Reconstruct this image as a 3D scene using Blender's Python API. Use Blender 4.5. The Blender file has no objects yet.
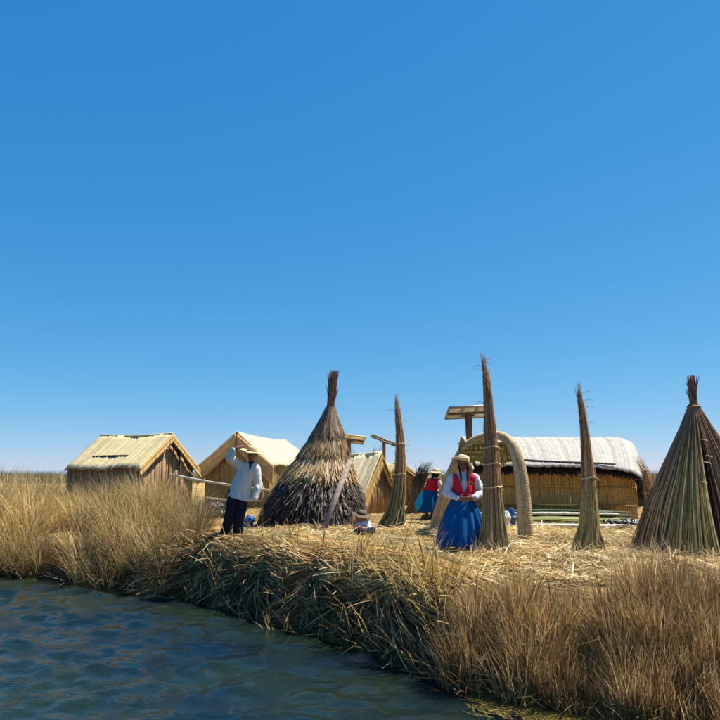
import bpy, math, random
import numpy as np
from mathutils import Vector, Matrix, noise as mnoise

random.seed(5)
rng = np.random.default_rng(11)
SC = bpy.context.scene
COL = SC.collection

# ------------------------------------------------------------------ camera, sky, sun, exposure
FPX = 692.0                      # focal length in photo pixels (720 px wide photo)
CAM_Z = 2.2                      # metres above the water
PITCH = math.atan(110 / FPX)
cam_d = bpy.data.cameras.new('camera')
cam_d.sensor_width = 36.0
cam_d.lens = 36.0 * FPX / 720.0
cam_d.clip_end = 12000
cam = bpy.data.objects.new('camera', cam_d)
COL.objects.link(cam)
cam.location = (0, 0, CAM_Z)
cam.rotation_euler = (math.radians(90) + PITCH, 0, 0)
SC.camera = cam

SUN_AZ = math.radians(72)        # to the right of the view direction (+y)
SUN_EL = math.radians(60)
world = bpy.data.worlds.new('World')
SC.world = world
world.use_nodes = True
wn = world.node_tree
wn.nodes.clear()
sky = wn.nodes.new('ShaderNodeTexSky')
sky.sky_type = 'NISHITA'
sky.sun_disc = False
sky.sun_elevation = SUN_EL
sky.sun_rotation = SUN_AZ
sky.altitude = 3000
sky.air_density = 1.0
sky.dust_density = 0.3
sky.ozone_density = 1.6
hs = wn.nodes.new('ShaderNodeHueSaturation')
hs.inputs['Saturation'].default_value = 1.0
bg = wn.nodes.new('ShaderNodeBackground')
bg.inputs['Strength'].default_value = 0.105
wo = wn.nodes.new('ShaderNodeOutputWorld')
# thin dry air at 3800 m and the camera's colour response: the sky's contrast set per channel, the same all round
sp = wn.nodes.new('ShaderNodeSeparateColor'); cb_ = wn.nodes.new('ShaderNodeCombineColor')
wn.links.new(sky.outputs[0], sp.inputs[0])
for i, (g_, k_) in enumerate(((1.26, 0.245), (0.60, 1.06), (0.34, 2.36))):
    pw = wn.nodes.new('ShaderNodeMath'); pw.operation = 'POWER'; pw.inputs[1].default_value = g_
    mu = wn.nodes.new('ShaderNodeMath'); mu.operation = 'MULTIPLY'; mu.inputs[1].default_value = k_
    wn.links.new(sp.outputs[i], pw.inputs[0]); wn.links.new(pw.outputs[0], mu.inputs[0]); wn.links.new(mu.outputs[0], cb_.inputs[i])
wn.links.new(cb_.outputs[0], hs.inputs['Color'])
wn.links.new(hs.outputs[0], bg.inputs['Color'])
wn.links.new(bg.outputs[0], wo.inputs['Surface'])

sun_d = bpy.data.lights.new('sun', 'SUN')
sun_d.energy = 4.9
sun_d.angle = math.radians(0.53)
sun_d.color = (1.0, 0.93, 0.80)
sun = bpy.data.objects.new('sun', sun_d)
COL.objects.link(sun)
sdir = Vector((math.sin(SUN_AZ) * math.cos(SUN_EL), math.cos(SUN_AZ) * math.cos(SUN_EL), math.sin(SUN_EL)))
sun.rotation_euler = sdir.to_track_quat('Z', 'Y').to_euler()
sun.location = (10, 20, 30)

SC.view_settings.view_transform = 'Standard'
SC.view_settings.look = 'None'
SC.view_settings.exposure = 0.8
SC.view_settings.gamma = 1.0
SC.view_settings.use_curve_mapping = False
SC.render.engine = 'CYCLES'
SC.cycles.max_bounces = 8
SC.cycles.transparent_max_bounces = 8
SC.cycles.use_denoising = True
SC.cycles.sample_clamp_indirect = 6.0

# ------------------------------------------------------------------ pixel helpers
def ray(px, py):
    u = (px - 360) / FPX; v = (360 - py) / FPX
    c, s = math.cos(PITCH), math.sin(PITCH)
    return np.array((u, c - v * s, s + v * c))

def at(px, py, Y):
    d = ray(px, py)
    t = Y / d[1]
    return np.array((d[0] * t, Y, CAM_Z + d[2] * t))

def on(px, py, z):
    d = ray(px, py)
    t = (z - CAM_Z) / d[2]
    return np.array((d[0] * t, d[1] * t, z))

def lin(r, g, b, k=1.0):
    f = lambda c: ((c / 255 + 0.055) / 1.055) ** 2.4 if c > 10 else c / 255 / 12.92
    return np.array((f(r), f(g), f(b))) * k

# ------------------------------------------------------------------ noise
def hash2(ix, iy, seed):
    h = (ix.astype(np.int64) * 374761393 + iy.astype(np.int64) * 668265263 + seed * 974711) & 0x7fffffff
    h = (h ^ (h >> 13)) * 1274126177 & 0x7fffffff
    return ((h ^ (h >> 16)) & 0xffff) / 65535.0

def vnoise(x, y, sc=1.0, seed=0):
    x = np.asarray(x, float) * sc; y = np.asarray(y, float) * sc
    ix = np.floor(x); iy = np.floor(y)
    fx = x - ix; fy = y - iy
    fx = fx * fx * (3 - 2 * fx); fy = fy * fy * (3 - 2 * fy)
    a = hash2(ix, iy, seed); b = hash2(ix + 1, iy, seed); c = hash2(ix, iy + 1, seed); d = hash2(ix + 1, iy + 1, seed)
    return (a * (1 - fx) + b * fx) * (1 - fy) + (c * (1 - fx) + d * fx) * fy - 0.5

# ------------------------------------------------------------------ mesh builder
class MB:
    def __init__(self):
        self.v = []; self.c = []; self.loops = []; self.tot = []; self.n = 0

    def add(self, V, F, C):
        """V (n,3); F (m,k) int faces; C (3,) or (n,3)"""
        V = np.asarray(V, float).reshape(-1, 3)
        F = np.asarray(F, np.int64)
        C = np.asarray(C, float)
        if C.ndim == 1:
            C = np.broadcast_to(C, (len(V), 3))
        self.v.append(V); self.c.append(C)
        self.loops.append((F + self.n).ravel())
        self.tot.append(np.full(len(F), F.shape[1], np.int64))
        self.n += len(V)
        return self

    def grid(self, P, C, closed=False):
        """P (a,b,3) surface"""
        a, b = P.shape[:2]
        idx = np.arange(a * b).reshape(a, b)
        if closed:
            j1 = np.roll(idx, -1, axis=1)
            q = np.stack([idx[:-1], j1[:-1], j1[1:], idx[1:]], -1).reshape(-1, 4)
        else:
            q = np.stack([idx[:-1, :-1], idx[:-1, 1:], idx[1:, 1:], idx[1:, :-1]], -1).reshape(-1, 4)
        C = np.asarray(C, float)
        if C.ndim == 3:
            C = C.reshape(-1, 3)
        return self.add(P.reshape(-1, 3), q, C)

    def tubes(self, P, R, sides=4, C=(0.5, 0.4, 0.2), cap=True):
        """P (N,S,3), R scalar/(N,)/(N,S), C (3,)/(N,3)/(N,S,3)"""
        P = np.asarray(P, float)
        if P.ndim == 2: P = P[None]
        N, S, _ = P.shape
        R = np.asarray(R, float)
        if R.ndim == 0: R = np.full((N, S), float(R))
        if R.ndim == 1: R = np.repeat(R[:, None], S, 1)
        T = np.gradient(P, axis=1)
        T /= np.linalg.norm(T, axis=2, keepdims=True) + 1e-9
        m = np.abs(T.mean(1))
        ref = np.eye(3)[np.argmin(m, axis=1)]
        n1 = np.cross(T, ref[:, None, :]); n1 /= np.linalg.norm(n1, axis=2, keepdims=True) + 1e-9
        n2 = np.cross(T, n1)
        a = np.arange(sides) * 2 * math.pi / sides
        V = P[:, :, None, :] + R[:, :, None, None] * (n1[:, :, None, :] * np.cos(a)[None, None, :, None] + n2[:, :, None, :] * np.sin(a)[None, None, :, None])
        idx = np.arange(N * S * sides).reshape(N, S, sides)
        r = np.roll(idx, -1, axis=2)
        q = np.stack([idx[:, :-1], idx[:, 1:], r[:, 1:], r[:, :-1]], -1).reshape(-1, 4)
        C = np.asarray(C, float)
        if C.ndim == 1: C = np.broadcast_to(C, (N, S, 3))
        elif C.ndim == 2: C = np.repeat(C[:, None, :], S, 1)
        CC = np.repeat(C[:, :, None, :], sides, 2).reshape(-1, 3)
        base = self.n
        self.add(V.reshape(-1, 3), q, CC)
        if cap:
            for e, rev in ((0, False), (S - 1, True)):
                f = idx[:, e, :]
                if not rev: pass
                else: f = f[:, ::-1]
                self.loops.append((f + base).ravel())
                self.tot.append(np.full(N, sides, np.int64))
        return self

    def strips(self, P, W, side, C):
        """flat blades: P (N,S,3), W (N,S), side (N,3) or (N,S,3), C (N,3) or (N,S,3)"""
        N, S, _ = P.shape
        if side.ndim == 2: side = side[:, None, :]
        d = side * (W[:, :, None] * 0.5)
        V = np.stack([P - d, P + d], 2)
        idx = np.arange(N * S * 2).reshape(N, S, 2)
        q = np.stack([idx[:, :-1, 0], idx[:, :-1, 1], idx[:, 1:, 1], idx[:, 1:, 0]], -1).reshape(-1, 4)
        if C.ndim == 2: C = np.repeat(C[:, None, :], S, 1)
        return self.add(V.reshape(-1, 3), q, np.repeat(C[:, :, None, :], 2, 2).reshape(-1, 3))

    def box(self, c, size, C, rot=None):
        s = np.array([[-1, -1, -1], [1, -1, -1], [1, 1, -1], [-1, 1, -1], [-1, -1, 1], [1, -1, 1], [1, 1, 1], [-1, 1, 1]], float) * 0.5 * np.asarray(size, float)
        if rot is not None:
            s = s @ np.array(rot).T
        f = [[0, 3, 2, 1], [4, 5, 6, 7], [0, 1, 5, 4], [1, 2, 6, 5], [2, 3, 7, 6], [3, 0, 4, 7]]
        return self.add(s + np.asarray(c, float), f, C)

    def beam(self, a, b, w, h, C, upv=(0, 0, 1)):
        a = np.asarray(a, float); b = np.asarray(b, float)
        d = b - a; L = np.linalg.norm(d); d /= L
        x = np.cross(d, upv); x /= np.linalg.norm(x); z = np.cross(x, d)
        return self.box((a + b) / 2, (w, L, h), C, np.stack([x, d, z], 1))

    def lathe(self, prof, C, sides=24, center=(0, 0, 0), fn=None):
        prof = np.asarray(prof, float)
        a = np.arange(sides) * 2 * math.pi / sides
        P = np.zeros((len(prof), sides, 3))
        P[..., 0] = prof[:, 0:1] * np.cos(a); P[..., 1] = prof[:, 0:1] * np.sin(a); P[..., 2] = prof[:, 1:2]
        if fn is not None: P = fn(P, a)
        P = P + np.asarray(center)
        return self.grid(P, C, closed=True)

    def build(self, name, mat, parent=None, smooth=False):
        V = np.concatenate(self.v); C = np.concatenate(self.c)
        L = np.concatenate(self.loops); T = np.concatenate(self.tot)
        me = bpy.data.meshes.new(name)
        me.vertices.add(len(V)); me.vertices.foreach_set('co', V.astype(np.float32).ravel())
        me.loops.add(len(L)); me.loops.foreach_set('vertex_index', L.astype(np.int32))
        me.polygons.add(len(T))
        st = np.concatenate([[0], np.cumsum(T)[:-1]]).astype(np.int32)
        me.polygons.foreach_set('loop_start', st)
        if smooth:
            me.polygons.foreach_set('use_smooth', np.ones(len(T), bool))
        me.update(calc_edges=True)
        at_ = me.attributes.new('Col', 'FLOAT_COLOR', 'POINT')
        at_.data.foreach_set('color', np.concatenate([np.clip(C, 0, 1), np.ones((len(C), 1))], 1).astype(np.float32).ravel())
        me.materials.append(mat)
        o = bpy.data.objects.new(name, me)
        COL.objects.link(o)
        if parent is not None: o.parent = parent
        return o

def thing(name, label, cat, loc=(0, 0, 0), rotz=0.0, group=None):
    o = bpy.data.objects.new(name, None)
    o.empty_display_size = 0.3
    COL.objects.link(o)
    o.location = tuple(float(a) for a in loc); o.rotation_euler = (0, 0, rotz)
    o['label'] = label; o['category'] = cat
    if group: o['group'] = group
    return o

def tag(o, label=None, cat=None, kind=None, group=None):
    if label: o['label'] = label
    if cat: o['category'] = cat
    if kind: o['kind'] = kind
    if group: o['group'] = group
    return o

# ------------------------------------------------------------------ materials
def new_mat(name):
    m = bpy.data.materials.new(name); m.use_nodes = True
    nt = m.node_tree; nt.nodes.clear()
    return m, nt, nt.nodes.new, nt.links.new

def strand_mat(name, transl=0.3, rough=0.55, spec=0.25, noise_amt=0.25, nscale=30.0, bump=0.0, bscale=60.0):
    """colour from per-strand attribute with a little procedural grain; thin blades let light through"""
    m, nt, N, L = new_mat(name)
    a = N('ShaderNodeAttribute'); a.attribute_name = 'Col'
    tc = N('ShaderNodeTexCoord')
    nz = N('ShaderNodeTexNoise'); nz.inputs['Scale'].default_value = nscale; nz.inputs['Detail'].default_value = 4
    L(tc.outputs['Object'], nz.inputs['Vector'])
    mr = N('ShaderNodeMapRange'); mr.inputs[1].default_value = 0.3; mr.inputs[2].default_value = 0.7
    mr.inputs[3].default_value = 1 - noise_amt; mr.inputs[4].default_value = 1 + noise_amt
    L(nz.outputs['Fac'], mr.inputs[0])
    vm = N('ShaderNodeVectorMath'); vm.operation = 'SCALE'
    L(a.outputs['Color'], vm.inputs[0]); L(mr.outputs[0], vm.inputs['Scale'])
    p = N('ShaderNodeBsdfPrincipled')
    p.inputs['Roughness'].default_value = rough
    p.inputs['Specular IOR Level'].default_value = spec
    L(vm.outputs[0], p.inputs['Base Color'])
    out = N('ShaderNodeOutputMaterial')
    if bump:
        nb = N('ShaderNodeTexNoise'); nb.inputs['Scale'].default_value = bscale; nb.inputs['Detail'].default_value = 3
        L(tc.outputs['Object'], nb.inputs['Vector'])
        bp = N('ShaderNodeBump'); bp.inputs['Strength'].default_value = bump; bp.inputs['Distance'].default_value = 0.02
        L(nb.outputs['Fac'], bp.inputs['Height']); L(bp.outputs[0], p.inputs['Normal'])
    if transl > 0:
        t = N('ShaderNodeBsdfTranslucent'); L(vm.outputs[0], t.inputs['Color'])
        mx = N('ShaderNodeMixShader'); mx.inputs[0].default_value = transl
        L(p.outputs[0], mx.inputs[1]); L(t.outputs[0], mx.inputs[2]); L(mx.outputs[0], out.inputs['Surface'])
    else:
        L(p.outputs[0], out.inputs['Surface'])
    return m

M_GRASS = strand_mat('dry_grass', 0.42, 0.5, 0.3)
M_STRAW = strand_mat('straw', 0.15, 0.5, 0.35)
M_REED = strand_mat('reed_stalk', 0.0, 0.55, 0.3, 0.3, 22)
M_THATCH = strand_mat('thatch', 0.12, 0.6, 0.3, 0.3, 25)
M_MAT = strand_mat('reed_mat', 0.0, 0.7, 0.15, 0.16, 9, 0.5, 40)
M_WOOD = strand_mat('weathered_wood', 0.0, 0.75, 0.2, 0.3, 14, 0.4, 50)
M_CLOTH = strand_mat('cloth', 0.0, 0.85, 0.1, 0.08, 60, 0.25, 180)
M_SKIN = strand_mat('skin', 0.0, 0.5, 0.3, 0.06, 40)
M_HAIR = strand_mat('hair', 0.0, 0.4, 0.4, 0.2, 90)
M_METAL = strand_mat('frame_metal', 0.0, 0.4, 0.5, 0.1, 30)
M_PANEL = strand_mat('panel_sheet', 0.0, 0.3, 0.5, 0.05, 30)
M_PLASTIC = strand_mat('plastic_sheet', 0.0, 0.35, 0.5, 0.1, 12, 0.6, 14)

def ground_mat():
    m, nt, N, L = new_mat('straw_ground')
    g = N('ShaderNodeNewGeometry')
    n1 = N('ShaderNodeTexNoise'); n1.inputs['Scale'].default_value = 0.9; n1.inputs['Detail'].default_value = 6
    n2 = N('ShaderNodeTexNoise'); n2.inputs['Scale'].default_value = 26; n2.inputs['Detail'].default_value = 6
    L(g.outputs['Position'], n1.inputs['Vector']); L(g.outputs['Position'], n2.inputs['Vector'])
    r1 = N('ShaderNodeValToRGB')
    e = r1.color_ramp.elements
    e[0].position = 0.3; e[0].color = (*lin(150, 118, 66), 1)
    e[1].position = 0.7; e[1].color = (*lin(205, 172, 108), 1)
    L(n1.outputs['Fac'], r1.inputs[0])
    mr = N('ShaderNodeMapRange'); mr.inputs[1].default_value = 0.3; mr.inputs[2].default_value = 0.7; mr.inputs[3].default_value = 0.55; mr.inputs[4].default_value = 1.2
    L(n2.outputs['Fac'], mr.inputs[0])
    vm = N('ShaderNodeVectorMath'); vm.operation = 'SCALE'
    L(r1.outputs[0], vm.inputs[0]); L(mr.outputs[0], vm.inputs['Scale'])
    # rotting wet peat of the raft below the dry top layer
    sep = N('ShaderNodeSeparateXYZ'); L(g.outputs['Position'], sep.inputs[0])
    nb = N('ShaderNodeMath'); nb.operation = 'MULTIPLY_ADD'; nb.inputs[1].default_value = 0.25; L(n1.outputs['Fac'], nb.inputs[0]); L(sep.outputs['Z'], nb.inputs[2])
    wet = N('ShaderNodeMapRange'); wet.inputs[1].default_value = 0.55; wet.inputs[2].default_value = 0.92
    L(nb.outputs[0], wet.inputs[0])
    mx = N('ShaderNodeMix'); mx.data_type = 'RGBA'
    L(wet.outputs[0], mx.inputs['Factor']); mx.inputs[6].default_value = (0.035, 0.027, 0.018, 1); L(vm.outputs[0], mx.inputs[7])
    p = N('ShaderNodeBsdfPrincipled'); p.inputs['Roughness'].default_value = 0.85; p.inputs['Specular IOR Level'].default_value = 0.15
    L(mx.outputs[2], p.inputs['Base Color'])
    bp = N('ShaderNodeBump'); bp.inputs['Strength'].default_value = 0.8; bp.inputs['Distance'].default_value = 0.03
    L(n2.outputs['Fac'], bp.inputs['Height']); L(bp.outputs[0], p.inputs['Normal'])
    o = N('ShaderNodeOutputMaterial'); L(p.outputs[0], o.inputs['Surface'])
    return m

def water_mat():
    m, nt, N, L = new_mat('lake_water')
    g = N('ShaderNodeNewGeometry')
    mp = N('ShaderNodeMapping'); mp.inputs['Scale'].default_value = (1.0, 1.7, 1.0); mp.inputs['Rotation'].default_value = (0, 0, 0.5)
    L(g.outputs['Position'], mp.inputs['Vector'])
    n1 = N('ShaderNodeTexNoise'); n1.inputs['Scale'].default_value = 9.0; n1.inputs['Detail'].default_value = 3; n1.inputs['Roughness'].default_value = 0.5
    L(mp.outputs[0], n1.inputs['Vector'])
    n2 = N('ShaderNodeTexNoise'); n2.inputs['Scale'].default_value = 0.5; n2.inputs['Detail'].default_value = 3
    L(g.outputs['Position'], n2.inputs['Vector'])
    r = N('ShaderNodeValToRGB'); e = r.color_ramp.elements
    e[0].position = 0.35; e[0].color = (0.003, 0.012, 0.022, 1)
    e[1].position = 0.65; e[1].color = (0.012, 0.022, 0.010, 1)
    L(n2.outputs['Fac'], r.inputs[0])
    p = N('ShaderNodeBsdfPrincipled'); p.inputs['Roughness'].default_value = 0.025; p.inputs['IOR'].default_value = 1.333
    L(r.outputs[0], p.inputs['Base Color'])
    bp = N('ShaderNodeBump'); bp.inputs['Strength'].default_value = 0.3; bp.inputs['Distance'].default_value = 0.03
    n3 = N('ShaderNodeTexNoise'); n3.inputs['Scale'].default_value = 21; n3.inputs['Detail'].default_value = 3; L(mp.outputs[0], n3.inputs['Vector'])
    ma = N('ShaderNodeMath'); ma.operation = 'MULTIPLY_ADD'; ma.inputs[1].default_value = 0.20; 
    n4 = N('ShaderNodeTexNoise'); n4.inputs['Scale'].default_value = 1.6; n4.inputs['Detail'].default_value = 3; L(g.outputs['Position'], n4.inputs['Vector'])
    gm_ = N('ShaderNodeMapRange'); gm_.inputs[1].default_value = 0.50; gm_.inputs[2].default_value = 0.66; gm_.inputs[3].default_value = 0.8; gm_.inputs[4].default_value = 26.0
    L(n4.outputs['Fac'], gm_.inputs[0])
    mm_ = N('ShaderNodeMath'); mm_.operation = 'MULTIPLY'; L(n3.outputs['Fac'], mm_.inputs[0]); L(gm_.outputs[0], mm_.inputs[1])
    L(mm_.outputs[0], ma.inputs[0]); L(n1.outputs['Fac'], ma.inputs[2])
    L(ma.outputs[0], bp.inputs['Height']); L(bp.outputs[0], p.inputs['Normal'])
    o = N('ShaderNodeOutputMaterial'); L(p.outputs[0], o.inputs['Surface'])
    return m

# ------------------------------------------------------------------ shoreline and terrain
SHP = [(-400, 150), (-120, 62), (-60, 40), (-30, 26.5), (-20, 21.5), (-12, 17.2)]
for p in [(0, 577), (60, 580), (120, 590), (180, 597), (240, 610), (280, 625), (330, 637), (380, 652), (430, 672), (470, 690), (530, 700), (620, 715)]:
    SHP.append(tuple(on(*p, 0.0)[:2]))
SHP += [(3.4, 6.2), (5.0, 5.5), (9, 4.4), (20, 2), (60, -4), (400, -40)]
SHP = np.array(SHP)
TOP = 0.93

def yshore(x):
    x = np.asarray(x, float)
    b = np.interp(x, SHP[:, 0], SHP[:, 1])
    w = 0.25
    b = (b + np.interp(x - w, SHP[:, 0], SHP[:, 1]) + np.interp(x + w, SHP[:, 0], SHP[:, 1])) / 3
    return b + 0.35 * vnoise(x, x * 0, 1.3, 3) + 0.12 * vnoise(x, x * 0, 5.0, 4)

def slope_cos(x):
    d = (np.interp(x + 0.6, SHP[:, 0], SHP[:, 1]) - np.interp(x - 0.6, SHP[:, 0], SHP[:, 1])) / 1.2
    return 1 / np.sqrt(1 + d * d)

def gz(x, y):
    x = np.asarray(x, float); y = np.asarray(y, float)
    s = (y - yshore(x)) * slope_cos(x)
    cut = np.clip(1 - np.abs(x + 1.0) / 2.9, 0, 1)          # the steep cut bank in the middle
    k = 0.55 - 0.37 * np.clip(cut * 2.2, 0, 1)
    z = np.where(s > 0, TOP * (1 - np.exp(-np.maximum(s, 0) / k)), np.maximum(s * 0.9, -1.5))
    z = z + np.where(s > 0.2, 1, 0) * np.clip((s - 0.2), 0, 1) * (0.12 * vnoise(x, y, 0.8, 1) + 0.06 * vnoise(x, y, 2.5, 2))
    # a low heap of cut reeds along the lip
    z = z + 0.10 * np.exp(-((s - 0.8) / 0.5) ** 2) * (0.6 + vnoise(x, y, 1.1, 9)) * cut
    flat = np.exp(-(((x + 2.25) / 0.75) ** 2 + ((y - 12.5) / 0.75) ** 2))      # trodden spot where the man stands
    z = np.where(s > 0, z * (1 - flat) + np.minimum(z, 0.88) * flat, z)
    back = np.clip((y - 70) / 10, 0, 1)
    return z * (1 - back) - 1.2 * back

def z1(x, y):
    return float(gz(np.array([x]), np.array([y]))[0])

def axis(lo, hi, a, b, fine, grow=1.12):
    c = list(np.arange(a, b, fine)); d = fine
    while c[-1] < hi: d *= grow; c.append(c[-1] + d)
    d = fine
    while c[0] > lo: d *= grow; c.insert(0, c[0] - d)
    return np.array(c)

xs = axis(-90, 90, -8, 7, 0.10); ys = axis(2, 95, 5.5, 19, 0.10)
X, Y = np.meshgrid(xs, ys)
mb = MB(); mb.grid(np.stack([X, Y, gz(X, Y)], -1), (0.4, 0.3, 0.15))
M_GROUND = ground_mat()
ground = mb.build('island_ground', M_GROUND, None, True); ground['kind'] = 'structure'
ground['label'] = 'floating island of trodden cut reeds'

xs = axis(-4000, 4000, -9, 4, 0.032, 1.10); ys = axis(-600, 6000, 4.2, 15.5, 0.032, 1.10)
X, Y = np.meshgrid(xs, ys)
Z = np.zeros_like(X)
wr = np.random.default_rng(3)
vn = [vnoise(X, Y, 0.55, 20 + k) + 0.4 * vnoise(X, Y, 1.7, 40 + k) for k in range(6)]
for k in range(56):
    lam = 0.16 * (6.5 ** wr.random())
    th = math.radians(-70 + wr.normal() * 50)
    a = 0.0075 * lam
    ph = wr.random() * 6.28
    Z += a * np.sin((X * math.cos(th) + Y * math.sin(th)) * 2 * math.pi / lam + ph + 2.2 * vn[k % 6])
fade = np.clip(1 - (np.hypot(X, Y - 9) - 12) / 18, 0, 1)
patch = 0.55 + 0.9 * np.clip(vnoise(X, Y, 0.33, 77) + 0.5, 0, 1)
calm = np.clip(1 - 0.13 * np.clip(X + 3, 0, 4), 0.35, 1)
Z *= fade * patch * calm
mb = MB(); mb.grid(np.stack([X, Y, Z], -1), (0.02, 0.04, 0.04))
water = mb.build('lake_water', water_mat(), None, True); water['kind'] = 'structure'
water['label'] = 'rippled dark blue green lake water'

# ------------------------------------------------------------------ huts
def ncol(base, n, var=0.15, r=rng, hue=0.05):
    base = np.asarray(base, float)
    k = 1 + var * r.standard_normal((n, 1))
    h = 1 + hue * r.standard_normal((n, 3))
    return np.clip(base * k * h, 0.004, 0.95)

def mat_slope(A, B, Cc, D, col, parent, name='roof_mat', cols=None, rows=9, bulge=0.0, thick=0.05, ragged=0.03, corr=0.009, var=0.10, rr=None, drop=0.0, corner=0.0):
    """a sheet of laid reeds: A-B along the ridge, D-C along the eave; reeds run from ridge to eave"""
    A, B, Cc, D = [np.asarray(p, float) for p in (A, B, Cc, D)]
    n = cols or int(np.linalg.norm(B - A) / 0.028)
    u = np.linspace(0, 1, n)[:, None, None]; v = np.linspace(0, 1, rows)[None, :, None]
    rag = 1 + ragged * rng.standard_normal((n, 1, 1)) * 0.6
    vv = v * rag
    P = (A * (1 - u) + B * u) * (1 - vv) + (D * (1 - u) + Cc * u) * vv
    nrm = np.cross(B - A, D - A); nrm /= np.linalg.norm(nrm)
    if nrm[2] < 0: nrm = -nrm
    jit = corr * rng.standard_normal((n, 1, 1))
    wav = 0.02 * (vnoise(u[:, 0, 0] * 3, u[:, 0, 0] * 0, 2.0, int(rng.integers(99)))[:, None, None]) * 2
    P = P + nrm * (jit + wav + bulge * np.sin(v * math.pi * 0.9))
    P[..., 2] -= drop * np.sin(u[..., 0] * math.pi) + corner * np.abs(2 * u[..., 0] - 1) ** 6 * v[..., 0] ** 3
    P[..., 2] += 0.05 * vnoise(u[..., 0] * 4 + 0 * v[..., 0], v[..., 0] * 2 + 0 * u[..., 0], 1.0, int(rng.integers(999)))
    C = ncol(col, n, var, hue=0.012)[:, None, :] * np.ones((1, rows, 1))
    m = MB(); m.grid(P, C)
    o = m.build(name, M_MAT, parent, False)
    sm = o.modifiers.new('thickness', 'SOLIDIFY'); sm.thickness = thick; sm.offset = -1 if np.cross(B - A, D - A)[2] < 0 else 1
    return o

def reed_wall(parent, pts_bottom, pts_top_fn, col, name='wall', step=0.035, var=0.12):
    """an upright wall of bound reeds: each reed a half-round column"""
    a = np.asarray(pts_bottom[0], float); b = np.asarray(pts_bottom[1], float)
    n = max(4, int(np.linalg.norm(b - a) / step))
    t = np.linspace(0, 1, n)
    base = a[None] * (1 - t[:, None]) + b[None] * t[:, None]
    top = np.array([pts_top_fn(tt) for tt in t])
    P = np.zeros((n, 5, 3))
    for k in range(5):
        f = k / 4
        P[:, k, :2] = base[:, :2] + rng.normal(0, 0.006, (n, 2))
        P[:, k, 2] = base[:, 2] * (1 - f) + top * f
    m = MB(); m.tubes(P, step * 0.62, 5, ncol(col, n, var), cap=False)
    return m.build(name, M_REED, parent, True)

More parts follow.
